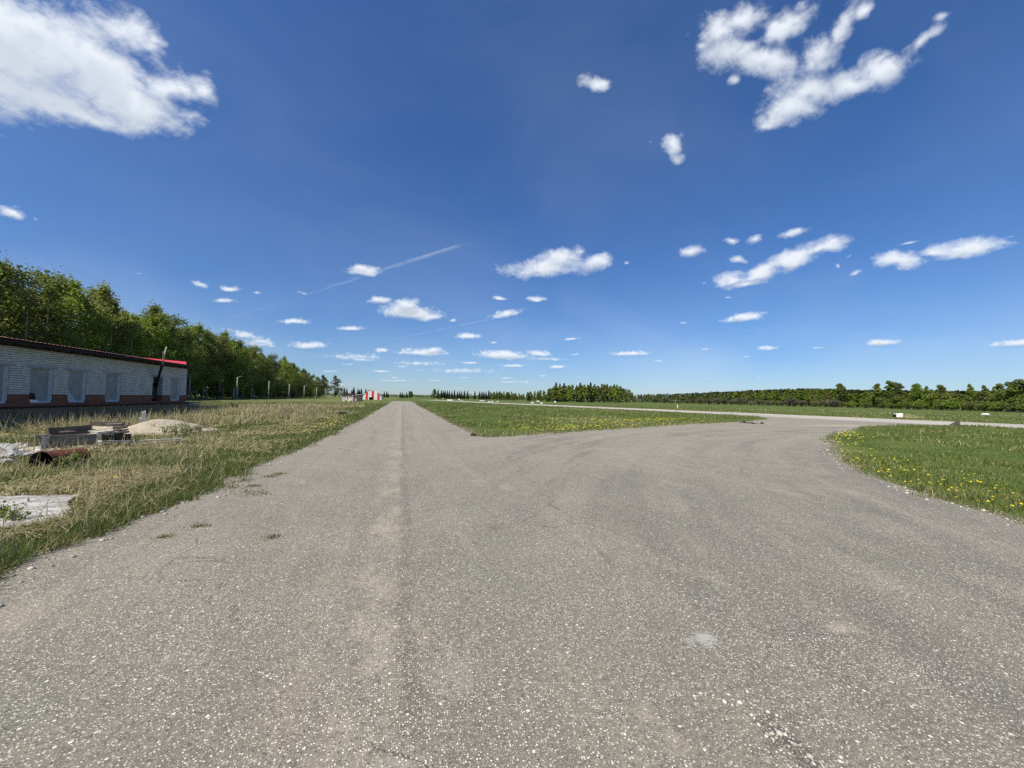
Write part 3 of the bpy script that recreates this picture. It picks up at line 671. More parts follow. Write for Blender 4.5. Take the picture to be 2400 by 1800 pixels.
# dandelions
YEL = mat_plain('dandelion_yellow', (.74, .60, .015), (.90, .80, .05), 30, .8, .2)
GSTEM = mat_plain('flower_stem', (.10, .14, .04), (.16, .20, .07), 20, .8)
def flower_mesh(seed):
    rnd = random.Random(seed); bm = bmesh.new()
    for ring, (n, r, z, up) in enumerate(((16, .021, .0, .004), (12, .015, .004, .007), (7, .008, .008, .006))):
        for i in range(n):
            a = 2*math.pi*(i+rnd.random()*.6)/n; w = .0042
            c, s = math.cos(a), math.sin(a); rr = r*rnd.uniform(.85, 1.1)
            pts = [(-s*w*.5, c*w*.5, z), (s*w*.5, -c*w*.5, z), (c*rr+s*w, s*rr-c*w, z+up), (c*rr-s*w, s*rr+c*w, z+up)]
            bm.faces.new([bm.verts.new(p) for p in pts])
    me = bpy.data.meshes.new('flower_head'); bm.to_mesh(me); bm.free(); me.materials.append(YEL); return me
FL = [flower_mesh(i) for i in range(4)]
stem_me = MB().tube([(0, 0, -.12), (.003, 0, -.05), (0, 0, 0)], .0022, 5).build('stem', GSTEM, link=False)
def dandelion_spots():
    pts = []
    def blob(n, cx, cy, sx, sy, rot=0):
        a = RNG.normal(0, 1, (n, 2))*np.array([sx, sy]); c, s = math.cos(rot), math.sin(rot)
        pts.append(np.column_stack([cx+a[:, 0]*c-a[:, 1]*s, cy+a[:, 0]*s+a[:, 1]*c]))
    blob(110, 9.9, 4.4, .9, .55, .7); blob(60, 11.5, 6.2, .9, .6, .6); blob(50, 13.0, 8.0, 1.5, .5, .65); blob(22, 15.8, 10.3, 1.6, .4, .62)
    blob(14, 19.6, 13.1, .7, .4, .6); blob(26, 22.6, 14.8, .9, .25, .6); blob(18, 20.8, 13.6, .7, .5, .6)
    blob(120, 9.2, 19.6, 2.4, .8, .35); blob(50, 6.0, 18.2, 1.1, .7, .3); blob(170, 15.0, 24.5, 3.2, 1.3, .35); blob(90, 20, 26.8, 2.6, .9, .3); blob(60, 13, 27.5, 3, .5, .1); blob(30, 24, 28.5, 2.5, .8, .3)
    blob(40, 8, 23.5, 2.0, .6, .2); blob(14, 5.5, 17.2, 1.2, .5, .3)
    blob(9, -4.2, 10.5, .5, 1.2); blob(16, -4.0, 17.8, .25, 1.1); blob(16, -3.7, 23.5, .3, 1.4); blob(8, -3.6, 27.5, .3, 1.6)
    blob(11, -9.9, 15.3, .5, .35)
    P = np.concatenate(pts); P = np.concatenate([P, [(-4.0, 5.35), (-3.75, 5.5), (-4.35, 5.25), (-3.6, 8.6), (-3.75, 9.6), (-4.6, 11)]])
    P = P[~paved(P[:, 0], P[:, 1]) & (dist_poly(P[:, 0], P[:, 1], ROAD) > .12)]
    return P[np.argsort(np.hypot(P[:, 0], P[:, 1]))]
DP = dandelion_spots(); DZ = ground_h(DP[:, 0], DP[:, 1])
for i, (p, z) in enumerate(zip(DP[:300], DZ[:300])):
    px, py = float(p[0]), float(p[1])
    if px < -2: lab, grp = 'yellow dandelion in the weedy verge left of the asphalt lane', 'dandelions in the left verge'
    elif py > 15 and px < 18 and py > 14.5+px*.35: lab, grp = 'yellow dandelion in the green wedge between lane and runway', 'dandelions in the grass wedge'
    else: lab, grp = 'yellow dandelion in the right grass inside the bend of the asphalt', 'dandelions in the right grass'
    d = thing('dandelion', lab, 'flower', (px, py, z+random.uniform(.06, .13)), random.uniform(0, 6.28), grp)
    k = random.uniform(.6, .95) if math.hypot(px, py) < 14 else random.uniform(.8, 1.1)
    hd = add_obj('flower_head', FL[i % 4], d, scale=(k, k, k)); hd.rotation_euler = (random.uniform(-.5, .5), random.uniform(-.5, .5), 0)
    add_obj('stem', stem_me, d)
if len(DP) > 300:
    b = np.array([(math.cos(a), math.sin(a), .15*(i % 2)) for i, a in enumerate(np.linspace(0, 2*math.pi, 9)[:-1])]+[(0, 0, .45)]); f = np.array([(i, (i+1) % 8, 8) for i in range(8)])
    Q = DP[300:]; n = len(Q); rad = RNG.uniform(.026, .042, n)
    V = b[None]*rad[:, None, None]+np.column_stack([Q, DZ[300:]+RNG.uniform(.07, .14, n)])[:, None]
    o = mesh_np('dandelions', V.reshape(-1, 3), [(f[None]+(np.arange(n)*9)[:, None, None]).reshape(-1, 3)], YEL); o['kind'] = 'stuff'

# ------------------------------------------------------------------ trees
def leaf_cloud(P, size, spread_tilt=1.):
    n = len(P); a = RNG.normal(0, 1, (n, 3)); a /= np.linalg.norm(a, axis=1)[:, None]+1e-9
    b = RNG.normal(0, 1, (n, 3)); b -= a*(a*b).sum(1)[:, None]; b /= np.linalg.norm(b, axis=1)[:, None]+1e-9
    s = (size*(.6+.8*RNG.random(n)))[:, None]
    V = np.stack([P-a*s*.5-b*s*.12, P+b*s*.42, P+a*s*.6, P-b*s*.42+a*s*.1], 1)
    return V.reshape(-1, 3), (np.arange(n)*4)[:, None]+np.arange(4)[None]
def birch_meshes(seed, h, base=.28, width=.17, n=4200, ls=.30, leaf=None, sparse=0., bark=None, pexp=.62):
    rnd = random.Random(seed); mb = MB(); bend = [rnd.uniform(-.5, .5)*h*.03 for _ in range(4)]
    def axis_at(u): return Vector((bend[0]*math.sin(u*2.2)+bend[1]*u*u, bend[2]*math.sin(u*1.8)+bend[3]*u*u, u*h))
    tr = max(.08, h*.0075)
    mb.tube([axis_at(u)-Vector((0, 0, .2 if u == 0 else 0)) for u in (0, .15, .35, .55, .75, .9, .98)], [tr*1.25, tr, tr*.85, tr*.65, tr*.42, tr*.2, tr*.08], 7)
    pts = []; nb = rnd.randint(20, 27)
    for i in range(nb):
        u = base+(1-base)*(i+rnd.random())/nb*.97; a = rnd.uniform(0, 6.28)
        prof = (1-((u-base)/(1-base)))**pexp*(.55+.45*min(1, (u-base)/.18+.35))
        L = h*width*prof*rnd.uniform(.65, 1.3)+.35
        up = rnd.uniform(.5, 1.1); p = axis_at(u); d = Vector((math.cos(a), math.sin(a), up)).normalized(); line = [p.copy()]
        for s in range(4):
            p = p+d*(L/3.2); d = (d+Vector((rnd.uniform(-.2, .2), rnd.uniform(-.2, .2), -.38))).normalized(); line.append(p.copy())
        mb.tube(line, [tr*.30, tr*.22, tr*.15, tr*.09, .008], 4, cap=False)
        m = max(10, int(n*(L/h)**1.15*3.2/nb)); nn = int(m*(1-sparse*rnd.random()))
        tt = RNG.random(nn)**.7*4; k = np.minimum(tt.astype(int), 3); fr = (tt-k)[:, None]; A = np.array([v[:] for v in line])
        q = A[k]*(1-fr)+A[k+1]*fr
        sp = .10*L+.16*h**.5*.35
        q = q+RNG.normal(0, 1, (nn, 3))*sp*np.array([1, 1, .75]); q[:, 2] -= np.abs(RNG.normal(0, 1, nn))*.045*h*.5
        pts.append(q)
    top = np.array(axis_at(.97)[:]); q = top+RNG.normal(0, 1, (int(n*.045), 3))*np.array([h*(.018 if pexp > .5 else .05), h*(.018 if pexp > .5 else .05), h*.035]); pts.append(q)
    P = np.concatenate(pts); P = P[P[:, 2] > h*.08]
    V, Fq = leaf_cloud(P, ls)
    cl = fbm(P[:, 0]+P[:, 2]*.37, P[:, 1]+P[:, 2]*.61, .45, seed, 2)
    val = np.clip((cl-.5)*1.5+.4+.3*(RNG.random(len(P))-.5), 0, 1)
    crown = mesh_np('crown', V, [Fq], leaf or LEAF, attrs={'val': np.repeat(val, 4)}, link=False)
    trunk = mb.build('trunk', bark or BIRCH, link=False)
    return crown, trunk, h
def lobed_meshes(seed, h, base, rad, n, ls, leaf, taper=1.):
    """far broadleaf tree: a crown of many uneven leafy lobes on a bare stem"""
    rnd = random.Random(seed); mb = MB(); P = []; w = []
    mb.tube([(0, 0, -.2), (rnd.uniform(-.1, .1), rnd.uniform(-.1, .1), h*.5), (rnd.uniform(-.2, .2), rnd.uniform(-.2, .2), h*.93)], [h*.011, h*.008, .02], 6)
    k = 17; vals = []
    for i in range(k):
        u = base+(1-base)*(i+.5*rnd.random())/k; prof = math.sin(math.pi*min(1., max(.06, (1-(u-base)/(1-base))**taper*.93)))**.75
        a = rnd.uniform(0, 6.28); off = rad*h*prof*rnd.uniform(.2, .85); r = h*rad*rnd.uniform(.38, .62)*(.55+.45*prof)
        c = np.array([math.cos(a)*off, math.sin(a)*off, min(u*h, h-r*.55)]); m = int(n/k)
        d = RNG.normal(0, 1, (m, 3)); d /= np.linalg.norm(d, axis=1)[:, None]+1e-9; d[:, 2] = np.where(d[:, 2] < -.2, d[:, 2]*.5, d[:, 2])
        q = c+d*(r*(.62+.42*RNG.random(m)))[:, None]*np.array([1, 1, 1.15]); P.append(q); vals.append(np.clip(rnd.uniform(.15, .8)+.25*(RNG.random(m)-.5), 0, 1))
        mb.tube([(0, 0, max(u*h-off*.9, h*base*.6)), tuple(c*np.array([.6, .6, 1]))], [h*.003, .015], 4, cap=False)
    P = np.concatenate(P); v = np.concatenate(vals); V, Fq = leaf_cloud(P, ls)
    return mesh_np('crown', V, [Fq], leaf, attrs={'val': np.repeat(v, 4)}, link=False), mb.build('trunk', BARK, link=False), h
def spruce_meshes(seed, h, n=900):
    rnd = random.Random(seed); u = RNG.random(n)**.8; a = RNG.random(n)*6.28; lay = np.floor(u*15)/15+RNG.random(n)*.035
    rad = (1-lay)**.9*h*.17*(.45+.6*RNG.random(n)); z = h*(.06+.94*lay)-rad*.35
    P = np.stack([np.cos(a)*rad, np.sin(a)*rad, z], 1); V, Fq = leaf_cloud(P, h*.055)
    crown = mesh_np('crown', V, [Fq], NEEDLE, attrs={'val': np.repeat(RNG.random(n), 4)}, link=False)
    trunk = MB().tube([(0, 0, -.2), (0, 0, h*.5), (0, 0, h*1.0)], [h*.012, h*.009, .02], 6).build('trunk', BARK, link=False)
    return crown, trunk, h
def shrub_meshes(seed, h, leaf, n=700):
    rnd = random.Random(seed); mb = MB(); pts = []
    for i in range(14):
        a = rnd.uniform(0, 6.28); t = rnd.uniform(.1, .6); d = Vector((math.cos(a)*t, math.sin(a)*t, 1)).normalized(); L = h*rnd.uniform(.7, 1.05)
        line = [Vector((0, 0, -.1)), d*L*.5, d*L+Vector((0, 0, -.05*h))]; mb.tube(line, [.03*h**.5, .018*h**.5, .006], 4, cap=False)
        k = RNG.random(n//14)[:, None]**.6; A = np.array(line[1][:]); B = np.array(line[2][:])
        pts.append(A*(1-k)+B*k+RNG.normal(0, .11*h, (n//14, 3)))
    P = np.concatenate(pts); P[:, 2] = np.abs(P[:, 2]); V, Fq = leaf_cloud(P, h*.085)
    return mesh_np('crown', V, [Fq], leaf, attrs={'val': np.repeat(RNG.random(len(P)), 4)}, link=False), mb.build('stems', BARK, link=False), h

BIR = [birch_meshes(100+i, 20, b, w, 11500, .29, sparse=sp*.7, pexp=(.52, .58, .48)[i % 3]) for i, (b, w, sp) in enumerate(((.14, .21, .15), (.20, .19, .3), (.12, .23, .15), (.26, .20, .45), (.18, .18, .25), (.14, .22, .5), (.30, .18, .3)))]
YOUNG = [lobed_meshes(140+i, 13, b, r, 2300, .46, LEAF, tp) for i, (b, r, tp) in enumerate(((.22, .15, 1.), (.32, .13, 1.1), (.12, .17, .9), (.28, .12, 1.2), (.15, .18, 1.)))]
DARKT = [lobed_meshes(160+i, 13, .07+.04*i, .20+.02*i, 2600, .50, LEAFDARK, .9) for i in range(3)]
PALE = [birch_meshes(170+i, 15, .12, .27, 5200, .5, LEAFPALE, sparse=.2, bark=BARK) for i in range(2)]
SPR = [spruce_meshes(180+i, 12) for i in range(3)]
SHR = [shrub_meshes(190+i, 3., TWIG) for i in range(3)]
BSH = [shrub_meshes(196+i, 3., LEAFDARK) for i in range(2)]

def plant(kind, name, x, y, h, label, cat, group, wide=1., stem='trunk'):
    crown, trunk, h0 = kind; s = h/h0; z = gh(x, y) if abs(x) < 60 else 0
    t = thing(name, label, cat, (x, y, z), random.uniform(0, 6.28), group); t.scale = (s*wide, s*wide, s)
    add_obj('crown', crown, t); add_obj(stem, trunk, t); return t

def interp(prof, v): return float(np.interp(v, [p[0] for p in prof], [p[1] for p in prof]))
# left forest: front edge at x about -55; top line as in the photograph (y along the edge -> height)
TOPL = [(40, 20.5), (72, 21.3), (76, 19.6), (82, 21), (95, 21.2), (99, 19.6), (110, 20.6), (124, 20.2), (138, 21), (152, 20.4), (166, 19.9), (178, 18.2), (200, 18.8), (226, 19.2), (245, 16), (300, 14.5), (340, 13)]
cnt = 0; rows = [(-55, 2.9, 1.0, 66, 318), (-58.5, 2.9, 1.0, 60, 300), (-65, 5.0, 1.05, 60, 250)]
for ri, (X0, stp, hk, ya, yb) in enumerate(rows):
    yv = ya
    while yv < yb:
        x = X0+random.uniform(-1.6, 1.6); hh = interp(TOPL, yv*55/(-X0))*hk*random.uniform(.84, 1.04)*(1 if ri else random.uniform(.86, 1))
        if yv < 118: lab, grp = 'tall green birch in the forest edge rising behind the white brick building', 'birches behind the brick building'
        elif yv < 190: lab, grp = 'tall birch in the forest edge right of the brick building', 'birches right of the brick building'
        else: lab, grp = 'birch at the far end of the forest edge towards the hangar', 'birches towards the hangar'
        plant(BIR[random.randrange(7)], 'birch_tree', x, yv, hh, lab, 'tree', grp, random.uniform(1.0, 1.4)); cnt += 1
        yv += stp*random.uniform(.7, 1.3)*(1+max(0, yv-120)/160)
# understorey in the shade of the edge and the woods behind
def merged_woods(name, items, mats_n=1, leaf=None, lsz=.8, n=420):
    Vs, As = [], []
    for x, y, h, wd in items:
        u = RNG.random(n)**.75; a = RNG.random(n)*6.28
        rad = np.sqrt(np.clip(1-((u-.42)/.6)**2, .02, 1))*h*wd*np.sqrt(RNG.random(n)); P = np.stack([x+np.cos(a)*rad, y+np.sin(a)*rad, h*(.04+.96*u)], 1)
        V, _ = leaf_cloud(P, lsz*h/13); Vs.append(V)
        As.append(np.repeat(np.clip(fbm(P[:, 0]+P[:, 2], P[:, 1]-P[:, 2], .3, 3, 2)*.9+.3*RNG.random(n)-.1, 0, 1), 4))
    V = np.concatenate(Vs); o = mesh_np(name, V, [np.arange(len(V)).reshape(-1, 4)], leaf or LEAF, attrs={'val': np.concatenate(As)}); o['kind'] = 'stuff'; return o
merged_woods('forest', [(random.uniform(-100, -69), y, interp(TOPL, y*.8)*random.uniform(.8, 1), .2) for y in np.linspace(50, 330, 130)], leaf=LEAFDARK, lsz=1.1, n=500)
merged_woods('undergrowth', [(random.uniform(-64, -57), y, random.uniform(2.0, 5), .6) for y in np.linspace(58, 300, 110)], leaf=LEAFSHADE, lsz=1.6, n=150)
for i, (x, y, h) in enumerate(((-50.5, 128, 2.4), (-51, 152, 2.2), (-50, 205, 3.5), (-49, 222, 3.2), (-50, 240, 3.6), (-48.5, 186, 2.2), (-49, 262, 3.))):
    plant(BSH[i % 2], 'bush', x, y, h, 'small dark bush at the foot of the birch forest edge', 'bush', 'bushes along the forest edge', 1.2, 'stems')
# loose pale trees at the end of the forest
plant(PALE[0], 'pale_tree', -47, 306, 15.5, 'loose pale green tree at the far tip of the forest edge', 'tree', None, 1.25)
plant(PALE[1], 'pale_tree', -53, 292, 15, 'pale green tree standing second from the forest tip', 'tree', None, 1.1)
plant(DARKT[0], 'tree', -60, 312, 11, 'low dark tree behind the pale trees at the forest tip', 'tree', None, 1.1)

# spruces beyond the hangar, by photo column and top row
def at_depth(px, dist):
    d = view_dir(px, 930); k = dist/math.hypot(d.x, d.y); return d.x*k, d.y*k
def row_tree(kind, name, px, top, dist, label, cat, group, wide=1., stem='trunk'):
    x, y = at_depth(px, dist); plant(kind, name, x, y, max(1.5, height_for(x, y, top)), label, cat, group, wide, stem)
for px, top in ((806.5, 908.5), (812, 910), (824, 913), (828.5, 907), (839, 911), (842.5, 913), (846, 910.5), (857, 911), (863.5, 914), (867, 913), (900.5, 917), (906.5, 916.5), (910, 921)):
    row_tree(SPR[random.randrange(3)], 'spruce_tree', px+random.uniform(-.4, .4), top, 520, 'dark spruce standing beyond the shed and striped hangar', 'tree', 'spruces behind the hangar', 1.2)
for px, top in ((938, 919.5), (942.5, 919), (947, 922), (953, 919), (960, 917.5), (964, 917.5)):
    row_tree(SPR[random.randrange(3)] if px < 955 else DARKT[px > 962], 'spruce_tree', px, top, 560, 'dark spruce in the small clump where the lane meets the horizon', 'tree', 'spruces at the end of the lane', 1.4)
for px, top in ((1026.5, 912), (1034.5, 914), (1039.5, 915), (1043, 915), (1048, 914.5), (1053, 916), (1059, 917), (1065, 914), (1072, 917), (1077, 916), (1082, 917), (1088, 915), (1096, 916), (1113, 916), (1124, 917), (1129.5, 917), (1134, 917), (1139, 918), (1145.5, 914), (1303, 896), (1312, 898.5), (1322, 897), (1360, 896), (1384, 895.5), (1240, 919), (1285, 911)):
    row_tree(SPR[random.randrange(3)], 'spruce_tree', px, top, 480 if px < 1200 else 262, 'dark spruce in the far tree row across the airfield' if px < 1200 else 'dark spruce tip rising in the tall central clump', 'tree', 'spruces across the airfield' if px < 1200 else 'spruces in the central clump', 1.15)
row_tree(DARKT[1], 'tree', 1018, 912.5, 470, 'round green tree at the near end of the far spruce row', 'tree', None, 1.3)
# broadleaf trees across the field
PROF = [(1150, 915), (1165, 913.5), (1185, 913), (1205, 912), (1222, 911), (1238, 917), (1252, 918), (1272, 912), (1285, 911), (1298, 903), (1306, 899), (1330, 897.5), (1360, 897), (1400, 897.5), (1430, 898), (1450, 900), (1456, 908), (1470, 907), (1478, 912), (1484, 922),
        (1600, 922), (1625, 920), (1670, 917), (1745, 914), (1815, 911), (1890, 908.5), (1935, 909.5), (1965, 903.5), (1972, 902), (1985, 909), (2000, 914), (2050, 903), (2060, 902), (2075, 908), (2090, 897), (2105, 900), (2118, 903), (2130, 912), (2148, 903), (2160, 904), (2172, 910), (2206, 905), (2215, 904), (2235, 907), (2250, 913), (2262, 914), (2276, 902), (2290, 908), (2320, 904), (2345, 906), (2365, 900), (2390, 893), (2440, 893)]
def far_dist(px): return float(np.interp(px, [1150, 1240, 1290, 1450, 1490, 1600, 1800, 2000, 2200, 2420], [360, 330, 250, 255, 400, 330, 285, 262, 235, 215]))
LOWP = [(1150, 916), (1240, 919), (1272, 914), (1298, 904), (1400, 899), (1450, 902), (1478, 914), (1484, 922), (1600, 922), (1745, 915), (1890, 910), (1960, 912), (2000, 917), (2130, 917), (2180, 914), (2260, 919), (2330, 913), (2440, 907)]
px = 1150.
while px < 2425:
    tall = 1290 < px < 1478
    d = far_dist(px)+random.uniform(-9, 9); x, y = at_depth(px, d); top = interp(LOWP, px)+abs(random.gauss(0, 2.5 if px < 1484 else 4.5))
    if px > 1960: kind = random.choice(YOUNG+YOUNG+DARKT); lab, grp = 'green broadleaf tree in the woods edge beyond the runway on the right', 'trees beyond the runway right side'
    elif px > 1484: kind = random.choice(YOUNG[:4]+DARKT[:1]); lab, grp = 'slim green tree in the low woods edge beyond the runway', 'trees in the low woods edge'
    elif tall: kind = random.choice(YOUNG); lab, grp = 'bare stemmed birch in the tall central clump beyond the runway', 'birches of the central clump'
    else: kind = random.choice(YOUNG[:3]+DARKT); lab, grp = 'green tree in the far row left of the tall central clump', 'trees left of the central clump'
    plant(kind, 'broadleaf_tree', x, y, height_for(x, y, top), lab, 'tree', grp, random.uniform(.8, 1.15)*(1.2 if px > 1960 else 1.05))
    px += 902/d*random.uniform(1.7, 3.9)*(1.12 if px > 1960 else .78 if tall else 1)
for px, top, w, lab in ((1666, 917, .8, 'taller dark spruce-like tree standing out of the low woods on their left'), (1972, 901, 1.3, 'round topped tree rising alone above the middle of the woods'), (2055, 900, 1.4, 'broad tree rising left of the twin tall trees in the right woods'), (2088, 895, 1.35, 'tallest of the twin tall trees in the right woods'), (2104, 900, 1.2, 'shorter of the twin tall trees in the right woods'),
                        (2150, 901, 1.4, 'full crowned tree between the twin trees and the right frame edge'), (2172, 905, .9, 'narrow tree right beside the full crowned tree'), (2208, 903, 1.6, 'very broad dark tree in the right woods'), (2274, 900, .9, 'slim top showing above the right woods'), (2308, 903, 1., 'second slim top showing above the right woods'), (2345, 901, 1.1, 'dark round top near the right frame edge'), (2366, 898, 1.2, 'tall round top close to the right frame edge'), (2394, 892, 1.5, 'highest tree of the woods at the right frame edge')):
    d = far_dist(px)-random.uniform(2, 12); x, y = at_depth(px, d); plant(random.choice(DARKT+YOUNG[:1]) if w > 1 else YOUNG[1], 'broadleaf_tree', x, y, height_for(x, y, top), lab, 'tree', 'tall trees above the right woods', w)
items = []
for px in np.arange(1150, 2440, 4.5):
    d = far_dist(px)+random.uniform(14, 45); x, y = at_depth(px, d); top = interp(LOWP, px)+4+abs(random.gauss(0, 6))
    items.append((x, y, height_for(x, y, top), .2))
merged_woods('woods', items, n=170, lsz=1.3, leaf=LEAFSHADE)  # dark back mass, its colour stands for shadow between the front trees
items = [(*at_depth(px, 520), 1, .35) for px in np.arange(1012, 1230, 5)]
items = [(x, y, random.uniform(4.5, 7.5), .6) for x, y, _, _ in items]
merged_woods('scrub', items, leaf=TWIG, n=120, lsz=1.6)
fp = [at_depth(px, far_dist(px)-17) for px in np.arange(1500, 2440, 20)]; bp = [at_depth(px, far_dist(px)-11) for px in np.arange(1500, 2440, 20)]
sheet('dirt_path', np.array(fp+bp[::-1]), .07, TRACK)
# willow shrubs at the foot of the far woods
for px in list(np.arange(1488, 1960, 21))+list(np.arange(1960, 2420, 34)):
    px = px+random.uniform(-8, 8); d = far_dist(px)-14; x, y = at_depth(px, d)
    plant(SHR[random.randrange(3)] if px < 1960 else BSH[random.randrange(2)], 'shrub', x, y, random.uniform(2.6, 4.6), 'grey leafless willow shrub at the foot of the low woods' if px < 1960 else 'dark green shrub at the foot of the right woods', 'shrub', 'willow shrubs by the woods' if px < 1960 else 'green shrubs by the woods', 1.5, 'stems')
# far wooded hills at the horizon
def ridge(name, a0, a1, dist, h0, h1, mat):
    n = 260; a = np.linspace(R(a0), R(a1), n); x = np.sin(a)*dist; y = np.cos(a)*dist
    items = [(xx, yy, h0+(h1-h0)*fbm(np.array([i*.35]), np.array([2.]), .7, 5, 3)[0], .9) for i, (xx, yy) in enumerate(zip(x, y))]
    return merged_woods(name, items, leaf=mat, n=60, lsz=3.)
ridge('distant_forest', -14, 22, 1500, 7, 12, LEAFDARK)
hill = []
for px in np.arange(1500, 2440, 3.):
    x, y = at_depth(px, 900); pr = interp([(1500, 925), (1600, 922), (1750, 915), (1890, 910.5), (2000, 913.5), (2200, 916), (2440, 917)], px)
    hill.append((x, y, height_for(x, y, pr+random.uniform(-.5, 2.5)), .4))
merged_woods('distant_forest', hill, leaf=LEAFSHADE, n=70, lsz=1.5)

# ------------------------------------------------------------------ the brick building
def mat_white_brick():
    m, t = material('white_brick'); P = t.n('ShaderNodeTexCoord').outputs['Object']
    sp = t.n('ShaderNodeSeparateXYZ', {0: P}); yy = t.m('ADD', sp.outputs[1], sp.outputs[0]); z = sp.outputs[2]
    zz = t.m('DIVIDE', t.m('ADD', z, t.m('MULTIPLY', t.m('SUBTRACT', t.noise(P, 1.1, 3), .5), .03)), .125)
    row = t.m('FLOOR', zz); fr = t.m('FRACT', zz)
    bed = t.m('MULTIPLY', t.ss(t.m('ABSOLUTE', t.m('SUBTRACT', fr, .5)), .34, .44), t.m('MULTIPLY_ADD', t.ss(t.noise(t.scale(P, (1, 1, .3)), 3.5, 4, .6), .3, .6), .6, .4))
    fy = t.m('FRACT', t.m('ADD', t.m('DIVIDE', yy, .26), t.m('MULTIPLY', row, .5)))
    head = t.m('MULTIPLY', t.m('GREATER_THAN', t.m('ABSOLUTE', t.m('SUBTRACT', fy, .5)), .475), t.ss(t.noise(P, 2.5, 3), .45, .62))
    n = t.noise(P, 4, 6, .65); tone = t.n('ShaderNodeTexWhiteNoise', {'Vector': t.n('ShaderNodeCombineXYZ', {0: row, 1: t.m('FLOOR', t.m('ADD', t.m('DIVIDE', yy, .26), t.m('MULTIPLY', row, .5)))}).outputs[0]}).outputs[0]
    col = t.mix(tone, (.50, .48, .435), (.61, .585, .53)); col = t.mix(t.m('MULTIPLY', t.ss(n, .52, .75), .4), col, (.27, .26, .235))
    j = t.m('MAXIMUM', bed, t.m('MULTIPLY', head, .2)); col = t.mix(t.m('MULTIPLY', j, .92), col, (.05, .05, .052))
    finish(t, pbsdf(t, col, .9, .2, bump(t, t.m('MULTIPLY', j, -1.), .8, .012))); return m
WB = mat_white_brick()
RB = mat_brick('red_brick', (.18, .066, .038), (.27, .112, .066), (.10, .068, .05), .26, .077, .010, .01, .5)
PB = mat_brick('plinth_brick', (.22, .135, .09), (.28, .20, .14), (.15, .12, .09), .39, .12, .012, .01, .7)
FILM = mat_plain('dull_film', (.21, .212, .205), (.33, .33, .315), 2.2, .55, .5, .03)
REVEAL = mat_plain('plaster_reveal', (.46, .455, .44), (.60, .595, .575), 4, .85, .2)
REDROOF = mat_plain('red_sheet', (.52, .022, .03), (.66, .035, .045), 2, .45, .1, spec=.4)
EDGEW = mat_plain('highlight_edge', (.60, .57, .53), (.80, .76, .70), 8, .6)  # highlight colour of the eave dashes
GREYROOF = mat_plain('roof_felt', (.10, .10, .095), (.17, .165, .155), 3, .9)
CONCB = mat_plain('lintel_concrete', (.27, .285, .29), (.38, .395, .40), 4, .9, .3)
OLIVE = mat_plain('dim_interior_olive', (.028, .034, .016), (.055, .062, .028), 4, .9)
TAN = mat_plain('tan_board', (.17, .155, .13), (.25, .23, .19), 3, .9)
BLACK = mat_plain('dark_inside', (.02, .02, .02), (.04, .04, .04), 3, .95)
bld = thing('brick_building', 'long low derelict building of white brick over red brick with red sheet roof', 'building', (-20, 25, 0))
inv = Vector((20, -25, 0))
FX = -20.; Y0, Y1 = 6.0, 44.25; ZT, ZS, ZL = 3.92, 1.385, .70
WIN = [(9.2, 10.7), (12.4, 13.9), (15.6, 17.1), (18.8, 20.3), (22.1, 23.55), (25.38, 26.85), (28.05, 29.55), (30.62, 32.06), (33.75, 35.28), (39.0, 40.42), (41.65, 43.17)]
WT, WB0, CH = 2.88, .88, .22
def L(p): return Vector(p)+inv
up = [(FX, Y0, ZS)]
lo_ = [(FX, Y0, ZS-.002)]
for a, b in WIN:
    up += [(FX, a, ZS), (FX, a, WT), (FX, b, WT), (FX, b, ZS)]
    lo_ += [(FX, a, ZS-.002), (FX, a, WB0+CH), (FX, a+CH*.55, WB0), (FX, b-CH*.55, WB0), (FX, b, WB0+CH), (FX, b, ZS-.002)]
up += [(FX, Y1, ZS), (FX, Y1, ZT), (FX, Y0, ZT)]; lo_ += [(FX, Y1, ZS-.002), (FX, Y1, ZL), (FX, Y0, ZL)]
w = MB().prism([L(p) for p in up], (-.38, 0, 0))
w.box(L((-29.4, Y0, ZL)), L((-29.0, Y1, ZT))); w.box(L((-29.0, Y1-.38, ZS)), L((FX-.381, Y1, ZT))); w.box(L((-29.0, Y0, ZL)), L((FX-.381, Y0+.38, ZT)))
w.build('wall', WB, bld)
b = MB().prism([L(p) for p in lo_], (-.38, 0, 0)); b.box(L((-29.0, Y1-.379, ZL)), L((FX-.381, Y1, ZS-.002))); b.build('red_brick_course', RB, bld)
MB().box(L((-29.4, Y0, -.5)), L((FX+.10, Y1+.03, ZL-.07))).build('plinth', PB, bld)
MB().box(L((-29.4, Y0, ZL-.068)), L((FX+.24, 46.45, ZL-.005))).build('ledge', NEARBLACK, bld)
